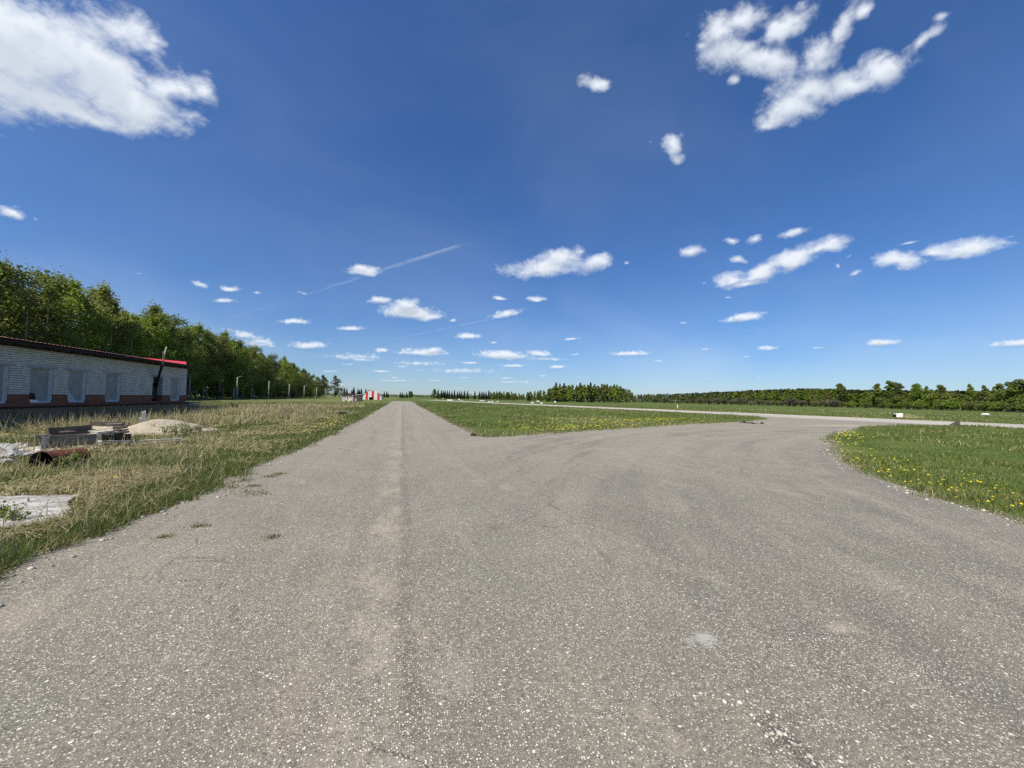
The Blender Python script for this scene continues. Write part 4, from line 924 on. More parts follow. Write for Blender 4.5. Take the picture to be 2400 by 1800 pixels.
for i, (a, c) in enumerate(WIN):
    if i == 9: continue
    wn = MB(); x = FX-.16
    wn.prism([L((x, a, WT)), L((x, a, WB0+CH)), L((x, a+CH*.55, WB0)), L((x, c-CH*.55, WB0)), L((x, c, WB0+CH)), L((x, c, WT))], (-.02, 0, 0))
    wo = wn.build('window', FILM, bld)
    e = .13; fr = MB()
    ring_o = [(a+.003, WT-.003), (a+.003, WB0+CH), (a+CH*.55, WB0+.004), (c-CH*.55, WB0+.004), (c-.003, WB0+CH), (c-.003, WT-.003)]
    ring_i = [(a+e, WT-e*.5), (a+e, WB0+CH+.02), (a+CH*.55+e*.4, WB0+e*.8), (c-CH*.55-e*.4, WB0+e*.8), (c-e, WB0+CH+.02), (c-e, WT-e*.5)]
    n = 6
    for k in range(n):
        j = (k+1) % n
        fr.prism([L((FX-.03, *ring_o[k])), L((FX-.03, *ring_o[j])), L((FX-.15, *ring_i[j])), L((FX-.15, *ring_i[k]))], (-.015, 0, 0))
    fr.build('reveal', REVEAL, wo)
    MB().box(L((FX-.05, a-.28, WT+.01)), L((FX+.012, c+.28, WT+.18))).build('lintel', CONCB, bld)
    if i == 6:
        fl = MB().prism([L((FX-.135, a+.14, WB0+.62)), L((FX-.135, a+.14, WB0+.2)), L((FX-.135, a+.62, WB0+.2)), L((FX-.135, a+.5, WB0+.55))], (-.02, 0, 0)).build('torn_hole', NEARBLACK, wo)
        fl['label'] = 'dark torn hole low in the window film'
        MB().prism([L((FX-.11, a+.12, WB0+.2)), L((FX-.10, a+.22, WB0+.05)), L((FX-.10, a+.75, WB0+.06)), L((FX-.11, a+.66, WB0+.17))], (-.03, 0, 0)).build('film_scrap', WHITE, wo)
    if i == 7:
        MB().prism([L((FX-.13, a+.08, WB0+.85)), L((FX-.13, a+.1, WB0+.12)), L((FX-.13, a+.85, WB0+.08))], (-.02, 0, 0)).build('pale_triangle', REVEAL, wo)  # pale triangular sheet over the window's lower left
a, c = WIN[9]
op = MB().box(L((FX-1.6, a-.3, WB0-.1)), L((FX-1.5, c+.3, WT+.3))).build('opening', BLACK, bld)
MB().box(L((FX-.30, a+.005, WB0+.24)), L((FX-.25, a+.5, WT-.45))).build('board', TAN, op)
MB().box(L((FX-.29, a+.05, WT-.44)), L((FX-.22, a+.52, WT-.02))).build('paper_sheet', WHITE, op)
MB().box(L((FX-.42, a+.5, WB0+.15)), L((FX-.39, c-.01, WT-.0))).build('dim_interior_panel', OLIVE, op)  # added panel, its dark olive stands for the dim interior
MB().box(L((FX-.05, a-.3, WT+.01)), L((FX+.012, c+.1, WT+.18))).build('lintel', CONCB, bld)
# roof: corrugated sheets, rafters, soffit
def corrug(ya, yb, front, back, pitch=.27, amp=.022):
    """front, back: functions of t (0..1 along the roof) giving the two edge points"""
    prof = []; y = ya
    while y < yb:
        for dy, dz in ((0, 0), (.09, 0), (.12, amp), (.24, amp)):
            if y+dy <= yb: prof.append(((y+dy-ya)/(yb-ya), dz))
        y += pitch
    prof.append((1., 0)); n = len(prof); V = []
    for fn in (front, back):
        for dz0 in (0, -.006):
            for tt, dz in prof:
                p = fn(tt); V.append(tuple(L((p[0], p[1], p[2]+dz+dz0))))
    k = np.arange(n-1); q = lambda o1, o2: np.stack([o1+k, o1+k+1, o2+k+1, o2+k], 1)
    return np.array(V), [q(0, 2*n), q(n, 3*n), q(0, n), q(2*n, 3*n)]
def ridge_pt(tt): return (-24., Y0-.5+tt*(52.8-Y0+.5), 4.76+.42*max(0., (tt-.76)/.24)**1.0)
V, Fc = corrug(Y0-.5, 42.46, lambda tt: (-19.28, Y0-.5+tt*(42.46-Y0+.5), 4.235), ridge_pt)
roof = mesh_np('roof', V, Fc, REDROOF, bld)
V, Fc = corrug(Y0-.5, 52.8, lambda tt: (-24.02, *ridge_pt(tt)[1:2], ridge_pt(tt)[2]-.004), lambda tt: (-29.9, Y0-.5+tt*(52.8-Y0+.5), 4.2))
mesh_np('rear_slope', V, Fc, REDROOF, roof)
MB().prism([L((-19.30, 42.0, 4.20)), L((-19.30, 43.6, 4.20)), L((-20.3, 44.9, 4.29)), L((-20.3, 43.5, 4.29))], (0, 0, -.03)).build('bare_underlay', GREYROOF, roof)
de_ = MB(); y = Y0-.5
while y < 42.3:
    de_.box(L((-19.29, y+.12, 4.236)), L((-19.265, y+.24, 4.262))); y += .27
de_.build('eave_highlight', EDGEW, roof)  # pale boxes standing in for bright highlights along the sheet edge
so_ = MB(); so_.box(L((-20.9, Y0-.4, 4.16)), L((-19.36, 43.4, 4.185))); so_.box(L((-19.42, Y0-.4, 4.02)), L((-19.36, 43.4, 4.159))); so_.build('soffit', NEARBLACK, roof)
y = Y0+.2
while y < 43.8:
    MB().box(L((-20.5, y, 3.93)), L((-19.42, y+.07, 4.158))).build('rafter', WOODD, roof); y += .9
MB().box(L((-20.4, Y0, ZT+.002)), L((-20.06, Y1, 4.155))).build('wall_plate', NEARBLACK, bld)

st = thing('concrete_step', 'dark concrete block under the ledge at the end of the brick building', 'step', (-20.3, 45.3, -.2))
MB().box((-.7, -1.0, -.2), (.5, .85, .62)).build('block', PB, st, .02)
MB().box((-.75, -1.0, .65), (.55, .95, .78)).build('slab', CONCB, st, .01)

# leaning pole through the open window
pl = thing('leaning_pole', 'thin leaning pole rising from the dark window past the red eave', 'pole', (-19.9, 39.45, 2.7))
p0 = on_x(370.7, 887, -19.9); p1 = on_x(379.7, 855.6, -19.15); p2 = on_x(390.3, 813.3, -18.75); o0 = Vector((-19.9, 39.45, 2.7))
MB().tube([p0-o0-(p1-p0)*.9, p1-o0], [.10, .085], 10).build('sleeve', NEARBLACK, pl)
MB().tube([p1-o0, p2-o0], [.062, .055], 10).build('shaft', POLE, pl)
MB().box(p1-o0+(p2-p1)*.42-Vector((.02, .14, 0)), p1-o0+(p2-p1)*.42+Vector((.02, -.08, .5))).build('bracket', WOODG, pl)

# ------------------------------------------------------------------ debris in front of it
def beam(name, p0, p1, w, tk, mat, label, cat='plank', roll=0., group=None):
    p0, p1 = Vector(p0), Vector(p1); d = p1-p0; Ln = d.length
    bm = bmesh.new(); n = 7
    rings = []
    for i in range(n):
        u = i/(n-1); jy, jz = random.uniform(-.006, .006), random.uniform(-.006, .006)
        ex = (random.uniform(-.02, .02)) if i in (0, n-1) else 0
        rings.append([bm.verts.new((u*Ln+ex+random.uniform(-.008, .008)*(i in (0, n-1)), sy*w/2+jy, sz*tk/2+jz)) for sy, sz in ((-1, -1), (1, -1), (1, 1), (-1, 1))])
    for a, b in zip(rings, rings[1:]):
        for k in range(4): bm.faces.new((a[k], a[(k+1) % 4], b[(k+1) % 4], b[k]))
    bm.faces.new(rings[0][::-1]); bm.faces.new(rings[-1])
    bmesh.ops.recalc_face_normals(bm, faces=bm.faces[:])
    bmesh.ops.bevel(bm, geom=[e for e in bm.edges if e.calc_length() > .2 and e.is_manifold and e.calc_face_angle(0) > .5], offset=min(.006, tk*.15), segments=1, affect='EDGES')
    me = bpy.data.meshes.new(name); bm.to_mesh(me); bm.free(); me.materials.append(mat)
    o = add_obj(name, me, None, p0); q = d.to_track_quat('X', 'Z'); o.rotation_mode = 'QUATERNION'
    o.rotation_quaternion = q @ Quaternion((1, 0, 0), roll)
    return tag(o, label, cat, group)
def D8(x, y): return (x/4.809, 960+y/4.809)
def plane_pt(px, py, dist):          # point on the photo ray at a ground distance from the camera
    d = view_dir(px, py); k = dist/math.hypot(d.x, d.y); return Vector((d.x*k, d.y*k, EYE+d.z*k))
def pb(x, y, dist): return plane_pt(*D8(x, y), dist)
PT = math.pi/2
beam('plank', pb(1008, 178, 18.2), pb(1398, 172, 18.0), .20, .045, WOODD, 'upper dark plank lying across the back of the wood pile', roll=PT-.25)
beam('plank', pb(1012, 163, 18.35), pb(1396, 155, 18.1), .26, .03, WOODW, 'pale edged plank on top at the back of the wood pile')
beam('beam', pb(548, 272, 16.6), pb(1010, 236, 16.9), .30, .12, WOODD, 'thick dark beam leaning across the middle of the wood pile', 'beam', roll=PT-.35)
beam('plank', pb(640, 212, 17.1), pb(880, 214, 17.3), .22, .04, WOODW, 'short bleached plank end behind the thick dark beam')
beam('plank', pb(1042, 218, 17.0), pb(1268, 226, 17.0), .24, .05, WOODP, 'fresh beige board lying in the middle of the wood pile', roll=.6)
beam('plank', pb(1010, 243, 16.85), pb(1280, 246, 16.9), .2, .04, WOODP, 'lower beige board just under the fresh beige board', roll=.5)
for k, (xa, ya, xb, yb) in enumerate(((1265, 205, 1415, 200), (1268, 228, 1428, 228), (1275, 252, 1442, 254))):
    beam('plank', pb(xa, ya, 17.6-k*.12), pb(xb, yb, 17.5-k*.12), .3, .05, WOODG if k % 2 else WOODD, ('topmost', 'middle', 'lowest')[k]+' of the staggered dark planks ending the wood pile on the right')
beam('plank', pb(800, 300, 16.25), pb(1338, 253, 16.55), .25, .035, WOODW, 'long thin pale plank sloping over the grey side boards')
beam('board', pb(405, 360, 16.0), pb(560, 352, 16.0), .34, .05, WOODG, 'short grey board left of the pale corner post', 'board', roll=PT)
beam('board', pb(558, 345, 15.95), pb(1110, 318, 16.1), .24, .05, WOODG, 'wide upper grey side board of the low wooden box', 'board', roll=PT)
beam('board', pb(560, 405, 15.95), pb(1105, 395, 16.1), .20, .05, WOODG, 'wide lower grey side board of the low wooden box', 'board', roll=PT)
beam('board', pb(1135, 285, 17.15), pb(1420, 262, 17.3), .2, .05, WOODD, 'dark board on edge under the staggered planks', 'board', roll=PT)
beam('board', pb(1140, 325, 17.15), pb(1465, 318, 17.2), .26, .05, WOODD, 'rotten dark board at the bottom right of the wood pile', 'board', roll=PT)
def post(x0, y0, x1, y1, dist, w, mat, label):
    return beam('post', pb(x0, y0, dist)-Vector((0, 0, .12)), pb(x1, y1, dist), w, w*.7, mat, label, 'post')
post(487, 455, 500, 308, 15.8, .11, WOODW, 'stout pale corner post at the left of the low wooden box')
post(528, 455, 545, 318, 15.85, .07, WOODW, 'thinner pale post right beside the stout corner post')
post(1080, 490, 1108, 280, 15.75, .08, WOODW, 'pale slanted post at the right end of the grey side boards')
post(935, 465, 945, 355, 15.7, .035, WOODW, 'thin short stake in front of the grey side boards')
beam('plank', pb(1115, 368, 15.3)+Vector((0, 0, .03)), pb(1625, 372, 15.9)+Vector((0, 0, .03)), .14, .04, WOODW, 'long pale plank low on the grass right of the wood pile')
beam('plank', pb(1640, 345, 16.1), pb(2050, 330, 16.1), .13, .035, WOODW, 'uppermost thin plank of the loose planks lying by the sand pile')
beam('plank', pb(1690, 382, 15.4), pb(2095, 346, 15.8), .13, .035, WOODG, 'grey plank crossing the loose planks by the sand pile')
beam('plank', pb(1400, 412, 15.1), pb(1840, 375, 15.6), .13, .035, WOODD, 'dark plank lowest in the grass by the sand pile')
beam('plank', pb(80, 488, 15.7), pb(475, 428, 15.9), .13, .04, WOODW, 'pale plank lying left of the rusty barrel', roll=.4)
beam('plank', pb(270, 515, 15.2), pb(470, 455, 15.5), .12, .04, WOODW, 'shorter pale plank right against the rusty barrel', roll=.4)
beam('plank', (-6.1, 7.72, .05), (-5.3, 7.5, .05), .09, .05, WOODP, 'pale plank end behind the cracked concrete slab')
for i in range(12):
    x0, y0 = random.uniform(470, 1380), random.uniform(225, 345); L_, sl = random.uniform(90, 330), random.uniform(-.18, .12); dd = 16.4+random.uniform(-.5, .6)
    beam('plank', pb(x0, y0, dd), pb(x0+L_, y0+L_*sl, dd+random.uniform(-.4, .5)), random.uniform(.07, .16), random.uniform(.02, .04), random.choice((WOODG, WOODD, WOODW)), 'loose splintered plank tossed on the heap of old boards', roll=random.uniform(-.6, .6), group='loose planks on the heap')
# rusty barrel lying open towards the camera
A, B = on_ground(96, 1083, .13), on_ground(186, 1071, .13); ax_ = (B-A); Lb = ax_.length
bar = thing('rusty_barrel', 'rusty steel barrel lying open in the grass before the wood pile', 'barrel', A)
bar.rotation_mode = 'QUATERNION'; bar.rotation_quaternion = ax_.to_track_quat('X', 'Z')
bm = bmesh.new(); n = 36; prof = [(u_, r_*.9) for u_, r_ in [(0, .285), (.02, .295), (.04, .285), (.30, .285), (.33, .297), (.36, .285), (.62, .285), (.65, .297), (.68, .285), (.95, .282), (.98, .292), (1., .28)]]
def barrel_shell(off, mat, name, close):
    bm = bmesh.new(); rings = []
    for u, r in prof:
        ring = []
        for k in range(n):
            a = 2*math.pi*k/n; dent = 1-.22*math.exp(-((a-1.2)/.5)**2-((u-.75)/.2)**2)-.05*math.exp(-((a-2.3)/.4)**2-((u-.2)/.15)**2)
            ring.append(bm.verts.new((u*Lb, (r-off)*dent*math.cos(a), (r-off)*dent*math.sin(a)*.84)))
        rings.append(ring)
    for a, b in zip(rings, rings[1:]):
        for k in range(n): bm.faces.new((a[k], a[(k+1) % n], b[(k+1) % n], b[k])).smooth = True
    if close: bm.faces.new(rings[-1])
    me = bpy.data.meshes.new(name); bm.to_mesh(me); bm.free(); me.materials.append(mat); add_obj(name, me, bar)
barrel_shell(0, RUST, 'shell', True); barrel_shell(.006, NEARBLACK, 'inside', True)
sk = beam('stick', pb(560, 505, 13.2)+Vector((0, 0, 0)), pb(668, 645, 12.6), .03, .03, WOODW, 'pale stick leaning against the mouth of the rusty barrel', 'stick')
# rubble heap, left
for i, (x, y, s, lab) in enumerate(((20, 500, .34, 'largest pale concrete chunk at the rubble by the frame edge'), (60, 575, .26, 'low pale chunk below the largest concrete chunk'), (185, 428, .2, 'small white chunk in the grass above the pale planks'), (170, 560, .3, 'flat broken concrete piece just left of the barrel mouth'), (40, 625, .2, 'white lump half sunk in grass at the front of the rubble'), (20, 445, .3, 'grey slab fragment at the back of the rubble'))):
    g0 = on_ground(*D8(x, y)); o = lump('rubble_chunk', SLABM, (s, s*.7, s*.38), None, (g0.x, g0.y, gh(g0.x, g0.y)+s*.12), 20+i, 3, .5, 1.6)
    o.rotation_euler.z = i*1.3; tag(o, lab, 'rubble', 'concrete rubble beside the barrel')
pk = np.concatenate([np.array([-9.2, 12.4])+RNG.normal(0, 1, (160, 2))*np.array([.8, .9]), np.array([-9.0, 14.2])+RNG.normal(0, 1, (40, 2))*np.array([1.0, .7])])
pebbles('rubble', len(pk), np.column_stack([pk, ground_h(pk[:, 0], pk[:, 1])+.03]), .02, .16, PEB)
# cracked slab
bm_ = MB(); bm_.prism([(x, y, -.06) for x, y in rough_outline(SLAB, .09, .05)[::-1]], (0, 0, .12)); sl_o = bm_.build('concrete_slab', CSLAB)
tag(sl_o, 'cracked pale concrete slab sunk in the verge at the left edge', 'slab')
# sand pile
def mound(name, cx, cy, rx, ry, hh, rot, mat, label, cat):
    n = 60; u = np.linspace(-1.25, 1.25, n); a, b = np.meshgrid(u, u); a, b = a.ravel(), b.ravel()
    rr = np.hypot(a, b); z = hh*np.clip(1-rr*rr/(1+.0*rr), -.3, 1); z = hh*(np.exp(-rr**2*1.6)-.14)*1.16
    c, s = math.cos(rot), math.sin(rot); X = cx+(a*rx)*c-(b*ry)*s; Y = cy+(a*rx)*s+(b*ry)*c
    z += (fbm(X, Y, 1.6, 44, 4)-.5)*.22*hh+(fbm(X, Y, 9, 46, 2)-.5)*.04
    ii = np.arange(n*n).reshape(n, n); Fq = np.stack([ii[:-1, :-1], ii[:-1, 1:], ii[1:, 1:], ii[1:, :-1]], -1).reshape(-1, 4)
    return tag(mesh_np(name, np.stack([X, Y, z+ground_h(X, Y)], 1), [Fq], mat, smooth=True), label, cat)
mound('sand_pile', -9.25, 18.9, 1.55, 1.9, .47, -.35, SANDM, 'pale mound of sand on the grass beyond the wood pile', 'sand pile')
def weed(x, y, h, seed, label, mat=None, lf=.06):
    rnd = random.Random(seed); t = thing('weed_plant', label, 'plant', (x, y, gh(x, y)), rnd.uniform(0, 6), 'weeds on the sand and debris'); mb = MB(); P = []
    for i in range(9):
        a = rnd.uniform(0, 6.28); k = rnd.uniform(.1, .6); top = Vector((math.cos(a)*k*h*.6, math.sin(a)*k*h*.6, h*rnd.uniform(.7, 1))); mb.tube([Vector((0, 0, -.03)), top*.55+Vector((0, 0, .06*h)), top], [.006, .005, .003], 4, cap=False)
        for j in range(int(9*(.06/lf)**.7)): P.append(top*rnd.uniform(.25, 1.03)+Vector((rnd.gauss(0, .05), rnd.gauss(0, .05), rnd.gauss(0, .03))))
    mb.build('stems', STEM, t); P = np.array([p[:] for p in P]); V, Fq = leaf_cloud(P, lf)
    mesh_np('leaves', V, [Fq], mat or LEAFDARK, t, attrs={'val': np.repeat(RNG.random(len(P)), 4)})
for i, (x, y) in enumerate(((1960, 215), (2090, 250), (1800, 240), (2240, 240), (1890, 270), (2190, 215), (1680, 250), (2330, 225), (2010, 285), (1720, 225), (1760, 255), (1850, 225), (1930, 250), (2050, 225), (2130, 270), (2180, 260), (2270, 260), (1640, 235), (1980, 262), (2090, 290))):
    g0 = on_ground(*D8(x, y)); weed(g0.x*.96, g0.y*.95, .28+.1*(i % 3), 300+i, 'leafy green weed in front of the sand pile', None, .04)
for i, (y, h) in enumerate(((24, .7), (25.6, .9), (27.2, .6), (29.5, .8), (31.2, 1.0), (32.6, .9), (33.8, 1.1), (36.5, .8), (39.4, .9), (42, .7))):
    weed(-19.2+random.uniform(-.3, .5), y, h, 330+i, 'dark weed growing against the plinth of the brick building')
for i, (x, y) in enumerate(((560, 560), (830, 590), (900, 560), (700, 640))):
    g0 = on_ground(*D8(x, y+40)); weed(g0.x, g0.y, .26, 350+i, 'green weed growing around the rusty barrel', LEAF, .035)
g0 = on_ground(30, 1232); weed(g0.x, g0.y, .2, 360, 'dark leafy weed at the near edge of the concrete slab', None, .03)
g0 = on_ground(8, 1225); weed(g0.x, g0.y, .2, 361, 'low leafy weed beside the near left slab corner', None, .03)
# stakes behind the pile
for (x0, y0, x1, y1, w_, lab) in ((1611, 190, 1608, 20, .055, 'left of the two thin white stakes by the sand pile'), (1640, 188, 1633, 14, .055, 'right of the two thin white stakes by the sand pile')):
    beam('stake', pb(x0, y0, 23)-Vector((0, 0, .1)), pb(x1, y1, 23), w_, w_, WHITE, lab, 'stake')
beam('post', pb(1598, 205, 22.3)-Vector((0, 0, .1)), pb(1582, 88, 22.3), .13, .1, WOODW, 'short rough pale post in front of the two white stakes', 'post')
# dry stems and burnt log in the left field
def R3(x, y): return (400+x/3.687, 760+y/3.687)
g0 = on_ground(*R3(1420, 782)); beam('log', (g0.x-.9, g0.y, .10), (g0.x+.9, g0.y+.4, .14), .2, .17, EARTH, 'charred log in the grass near the lane edge', 'log')
g0 = on_ground(*R3(1235, 765)); beam('log', (g0.x-1.0, g0.y, .08), (g0.x+.9, g0.y-.3, .1), .17, .14, WOODD, 'dark log lying in the straw left of the charred log', 'log')
def burdock(px, py, toppx, toppy, label):
    b0 = on_ground(px, py); d = math.hypot(b0.x, b0.y); t0 = plane_pt(toppx, toppy, d)
    t = thing('dead_weed', label, 'plant', b0); v = t0-b0; mb = MB().tube([Vector((0, 0, -.05)), v*.6, v], [.018, .014, .008], 5)
    for i in range(10):
        a = random.uniform(0, 6.28); s = v*random.uniform(.45, 1); mb.tube([s, s+Vector((math.cos(a)*.1, math.sin(a)*.1, .09))], [.02, .03], 5)
    mb.build('stalk', NEARBLACK, t)
burdock(549, 964, 543, 945, 'dark dead weed stalk standing in the tall straw')
burdock(555.5, 967, 555.5, 949, 'second dark dead weed stalk right of the taller one')

# ------------------------------------------------------------------ utility poles along the forest
pole_i = 0
POLES = [(443.4, 881, 0, 'thin pole right at the end of the brick building', 124), (554.6, 884.5, 1, 'pale pole with a short lamp arm, first past the brick building', 132), (629.2, 893, 0, 'plain pale pole, second past the brick building', 148),
         (677.2, 900, 0, 'pale pole, third past the brick building', 166), (712.4, 904, 1, 'pole with a small bent top, fourth past the brick building', 182), (741.7, 908, 0, 'thin pole, fifth past the brick building', 215), (762.4, 911, 0, 'small far pole left of the pale trees', 245),
         (780.8, 912.5, 0, 'small far pole in front of the pale trees', 275), (795.4, 914, 0, 'last far pole just left of the pink shed', 300), (548, 910, 0, 'short grey pole close to the left side of the lamp pole', 142), (589.2, 910, 0, 'short grey pole between the lamp pole and the next pole', 150)]
for px, top, arm, lab, dist in POLES:
    x, y = at_depth(px, dist); h = height_for(x, y, top)
    t = thing('utility_pole', lab, 'pole', (x, y, 0), 0, 'poles along the forest edge'); r = .14 if top < 909 else .12
    MB().tube([(0, 0, -.3), (0, 0, h)], [r, r*.72], 10).build('shaft', POLE, t)
    if arm: MB().tube([(0, 0, h-.15), (.35, -.1, h+.1), (1.1, -.3, h+.38)], [.06, .05, .05], 7).build('lamp_arm', POLE, t)
    else: MB().box((-.5, -.05, h-.35), (.5, .05, h-.25)).build('crossarm', WOODG, t) if px in (741.7, 677.2) else MB().tube([(0, 0, h), (0, 0, h+.12)], [r*.5, r*.3], 8).build('cap', POLE, t)

# ------------------------------------------------------------------ shed and striped hangar
PINK = mat_plain('pink_plaster', (.50, .40, .40), (.62, .52, .51), 2, .9, .2)
DKRED = mat_plain('dark_red_roof', (.055, .018, .020), (.09, .03, .032), 3, .8)
REDP = mat_plain('red_panel', (.58, .035, .04), (.70, .055, .06), 1.5, .6, .1)
YELW = mat_plain('straw_bale', (.55, .45, .22), (.72, .60, .34), 6, .95)
hx0, hx1, hy = -17.4, -8.9, 186.
hg = thing('hangar', 'small arched hangar with vertical red and white stripes', 'hangar', ((hx0+hx1)/2, hy, 0)); W = (hx1-hx0)/2; H = 4.15
def arch(u): return H*(max(0., 1-(abs(u)/1.0)**2.15))**.62
us = np.linspace(-1, 1, 61); cuts = [-1, -.65, -.40, -.05, .20, .53, .80, 1.0]
dw, dh = (-.30, .12), 1.15
for k, (a, b) in enumerate(zip(cuts, cuts[1:])):
    for j, (ua, ub) in enumerate([(a, b)] if b <= dw[0] or a >= dw[1] else [(a, max(a, dw[0])), (max(a, dw[0]), min(b, dw[1])), (min(b, dw[1]), b)]):
        if ub-ua < 1e-4: continue
        zb = dh if (ua >= dw[0]-1e-6 and ub <= dw[1]+1e-6) else -.2
        pts = [(ua*W, 0, zb)]+[(ub*W, 0, zb)]+[(u*W, 0, max(arch(u), .05)) for u in np.linspace(ub, ua, 9)]
        pts = [(max(min(p[0], W*.999), -W*.999), p[1], p[2]) for p in pts]
        MB().prism(pts, (0, .08, 0)).build('red_panel' if k % 2 else 'white_panel', REDP if k % 2 else WHITE, hg)
V = []; n = len(us)
for yy in (.09, 16):
    for u in us: V.append((u*W, yy, max(arch(u), -.2)))
k = np.arange(n-1); mesh_np('arched_roof', V, [np.stack([k, k+1, n+k+1, n+k], 1)], WHITE, hg, smooth=True)
MB().box((dw[0]*W-.3, 4, -.1), (dw[1]*W+.3, 4.1, dh+.5)).build('doorway', BLACK, hg)
sh = thing('shed', 'low pink shed with dark red lean-to roof beside the hangar', 'shed', (-16.3, 118, 0)); sw = 3.0
MB().box((0, 0, -.2), (sw, 3.2, 1.72)).build('wall', PINK, sh)
MB().prism([(-.15, -.25, 1.73), (sw+.15, -.25, 2.02), (sw+.15, -.25, 2.36), (-.15, -.25, 2.02)], (0, 3.6, 0)).build('roof', DKRED, sh)
wi = MB().box((1.05, -.03, .82), (1.75, .02, 1.48)).build('window', WHITE, sh); MB().box((1.22, -.05, .98), (1.56, -.031, 1.30)).build('pane', BLACK, wi)
MB().box((sw-.02, -.12, -.2), (sw+.28, .2, 1.9)).build('corner_post', DKRED, sh)
s2 = thing('lean_to', 'grey lean-to with pale roof between the pink shed and the hangar', 'shed', (-13.9, 128, 0))
MB().box((-.9, 0, -.2), (.35, 2.4, 1.6)).build('wall', PINK, s2); MB().box((.36, -.3, -.2), (1.9, 2.4, 1.9)).build('plank_wall', WOODD, s2)
MB().prism([(-1.0, -.4, 1.72), (2.0, -.4, 2.1), (2.0, -.4, 2.2), (-1.0, -.4, 1.82)], (0, 3, 0)).build('roof', WHITE, s2)
o = lump('straw_bale', YELW, (.46, .3, .36), None, (-14.0, 117.2, .28), 60, 3, .12); tag(o, 'yellowish round bale leaning at the pink shed corner', 'bale')
o = lump('tyre_stack', NEARBLACK, (.25, .3, .2), None, (-15.2, 117.5, .12), 61, 2, .2); tag(o, 'small dark heap at the foot of the pink shed wall', 'heap')

# ------------------------------------------------------------------ white markers across the field
def R7(x, y): return (1000+x/5.53, 900+y/5.53)
MK = [(127, 215, 1.6, .35, 'low white marker farthest left on the runway edge'), (212, 195, .8, 1.1, 'small upright white marker before the far scrub'), (300, 220, 2.6, .65, 'long low white marker board at the runway end'), (421, 212, .9, 1.0, 'upright white marker right of the long white board'),
      (452, 225, 1.4, .3, 'flat white marker lying right of the long white board'), (700, 225, .9, .55, 'left box of the three white markers in a row'), (720, 225, .8, .5, 'middle box of the three white markers in a row'), (740, 225, .8, .5, 'right box of the three white markers in a row'),
      (810, 246, .7, .55, 'white marker nearest below the three white markers'), (850, 236, .8, .5, 'wide white marker right of the row of three'), (920, 236, .7, .5, 'white marker box alone between the groups'), (1370, 256, 1.0, .5, 'white marker on the near runway edge before the tall clump'),
      (1442, 236, 1.2, .8, 'white marker on the far side before the tall clump'), (1488, 260, .85, .5, 'white marker right on the near runway edge, lowest of its group'), (1665, 243, .9, .8, 'white marker alone under the left part of the tall clump')]
for x, y, w_, h_, lab in MK:
    g0 = on_ground(*R7(x, y)); t = thing('runway_marker', lab, 'marker', (g0.x, g0.y, 0), R(-10), 'white markers along the runway')
    MB().box((-w_/2, -.35, .12), (w_/2, .35, h_)).build('box', WHITE, t, .02); MB().box((-w_/2+.1, -.25, -.05), (w_/2-.1, .25, .119)).build('foot', NEARBLACK, t)
t = thing('runway_marker', 'white boxy marker with a dusty tuft across the runway on the right', 'marker', (60.3, 33.5, 0), R(-35), 'white markers along the runway')
mb = MB(); mb.prism([(-.33, -.3, .10), (.36, -.3, .10), (.40, -.3, .62), (-.33, -.3, .52)], (0, .6, 0)); mb.build('box', WHITE, t, .02)
MB().box((-.36, -.33, -.02), (-.28, .28, .5)).build('shaded_side', NEARBLACK, t)  # near-black slab, puts the shade of the left face into colour
g0 = on_ground(1593, 961.5, 0); t = thing('runway_marker', 'short yellowish marker post beyond the runway at the low woods', 'marker', (g0.x+6, g0.y+8, 0), 0)
MB().tube([(0, 0, -.1), (.05, 0, .9)], [.12, .08], 6).build('post', YELW, t)
g0 = on_ground(2310, 973); o = lump('white_sack', WHITE, (.9, .5, .22), None, (g0.x, g0.y, .15), 71, 2, .2); tag(o, 'flat white sack lying in the grass beyond the runway', 'sack')
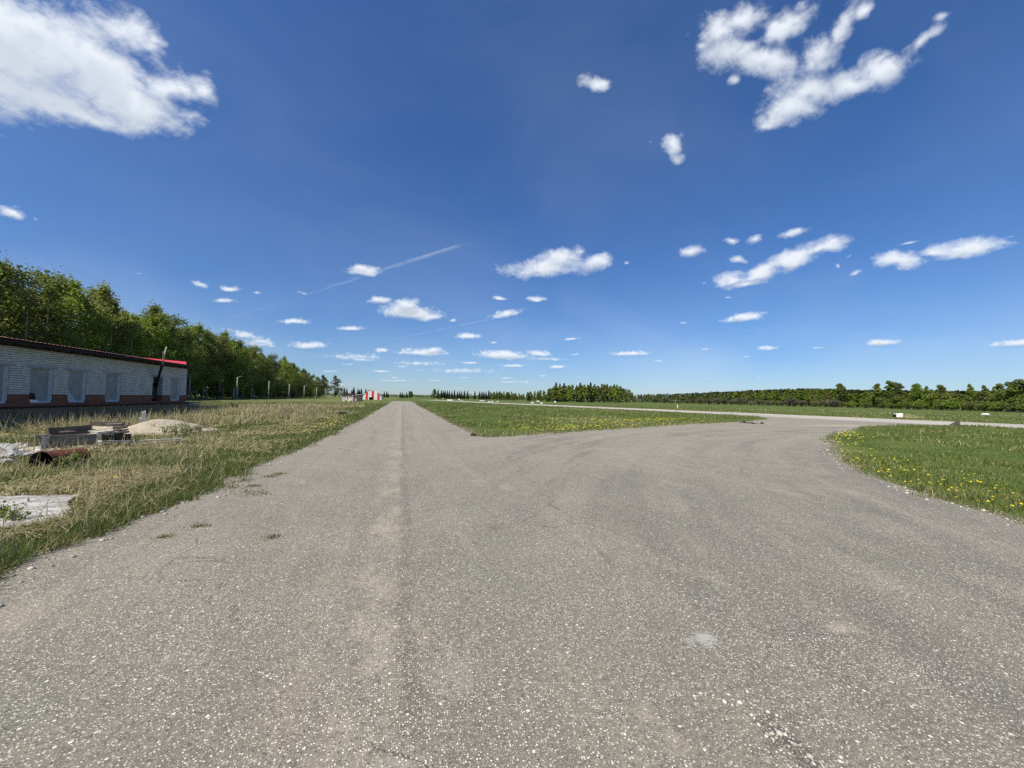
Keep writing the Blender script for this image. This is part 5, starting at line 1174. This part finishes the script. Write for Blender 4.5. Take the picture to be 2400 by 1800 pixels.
n = 420; xx = RNG.normal(61.6, .75, n); yy = RNG.normal(33.2, .5, n); V, q, tr = blades(np.stack([xx, yy, np.zeros(n)], 1), RNG.uniform(.15, .75, n), np.full(n, .03), RNG.random(n))
o = mesh_np('dry_tuft', V, [q, tr], GRASS, attrs={'tint': np.ones(n*5), 'val': np.repeat(RNG.random(n), 5)}); o['kind'] = 'stuff'

# tilted dark board at the right verge
def R6(x, y): return (2000+x/5.53, 870+y/5.53)
a0 = plane_pt(*R6(1285, 712), 46.5); a1 = plane_pt(*R6(1360, 668), 46.2)
beam('board', a0-(a1-a0)*.35, a1+(a1-a0)*.25, .55, .08, WOODD, 'dark board standing tilted at the runway edge on the right', 'board', roll=-.55+PT)
# earth clods on the junction
def R5(x, y): return (1580+x/5.267, 880+y/5.267)
for i, (x, y, s, lab) in enumerate(((825, 587, (.15, .1, .035), 'flat dark clod at the left end of the row on the junction'), (860, 579, (.14, .11, .09), 'round dark clod second from left on the junction'), (920, 590, (.42, .12, .05), 'long dark strip of earth in the middle of the row'), (1000, 598, (.30, .09, .03), 'thin dark strip of earth right of the long one'), (1086, 597, (.12, .1, .09), 'separate round clod at the right end of the row'))):
    g0 = on_ground(*R5(x, y)); o = lump('earth_clod', EARTH, s, None, (g0.x, g0.y, s[2]*.55), 80+i, 3, .45, 1.8); o.rotation_euler.z = -.27; tag(o, lab, 'clod', 'earth clods on the junction')
g0 = on_ground(1109, 1022); o = lump('earth_clod', EARTH, (.11, .09, .08), None, (g0.x, g0.y, .05), 90, 3, .4); tag(o, 'brown clod at the tip of the green wedge', 'clod')

# ------------------------------------------------------------------ output look
SC.view_settings.view_transform = 'Standard'; SC.view_settings.look = 'None'; SC.view_settings.gamma = 1; SC.view_settings.exposure = .38
SC.cycles.max_bounces = 6; SC.cycles.diffuse_bounces = 3; SC.cycles.transparent_max_bounces = 4; SC.cycles.transmission_bounces = 3
SC.cycles.use_denoising = False
bpy.context.view_layer.update()
print('trees', cnt, 'dandelions', len(DP))
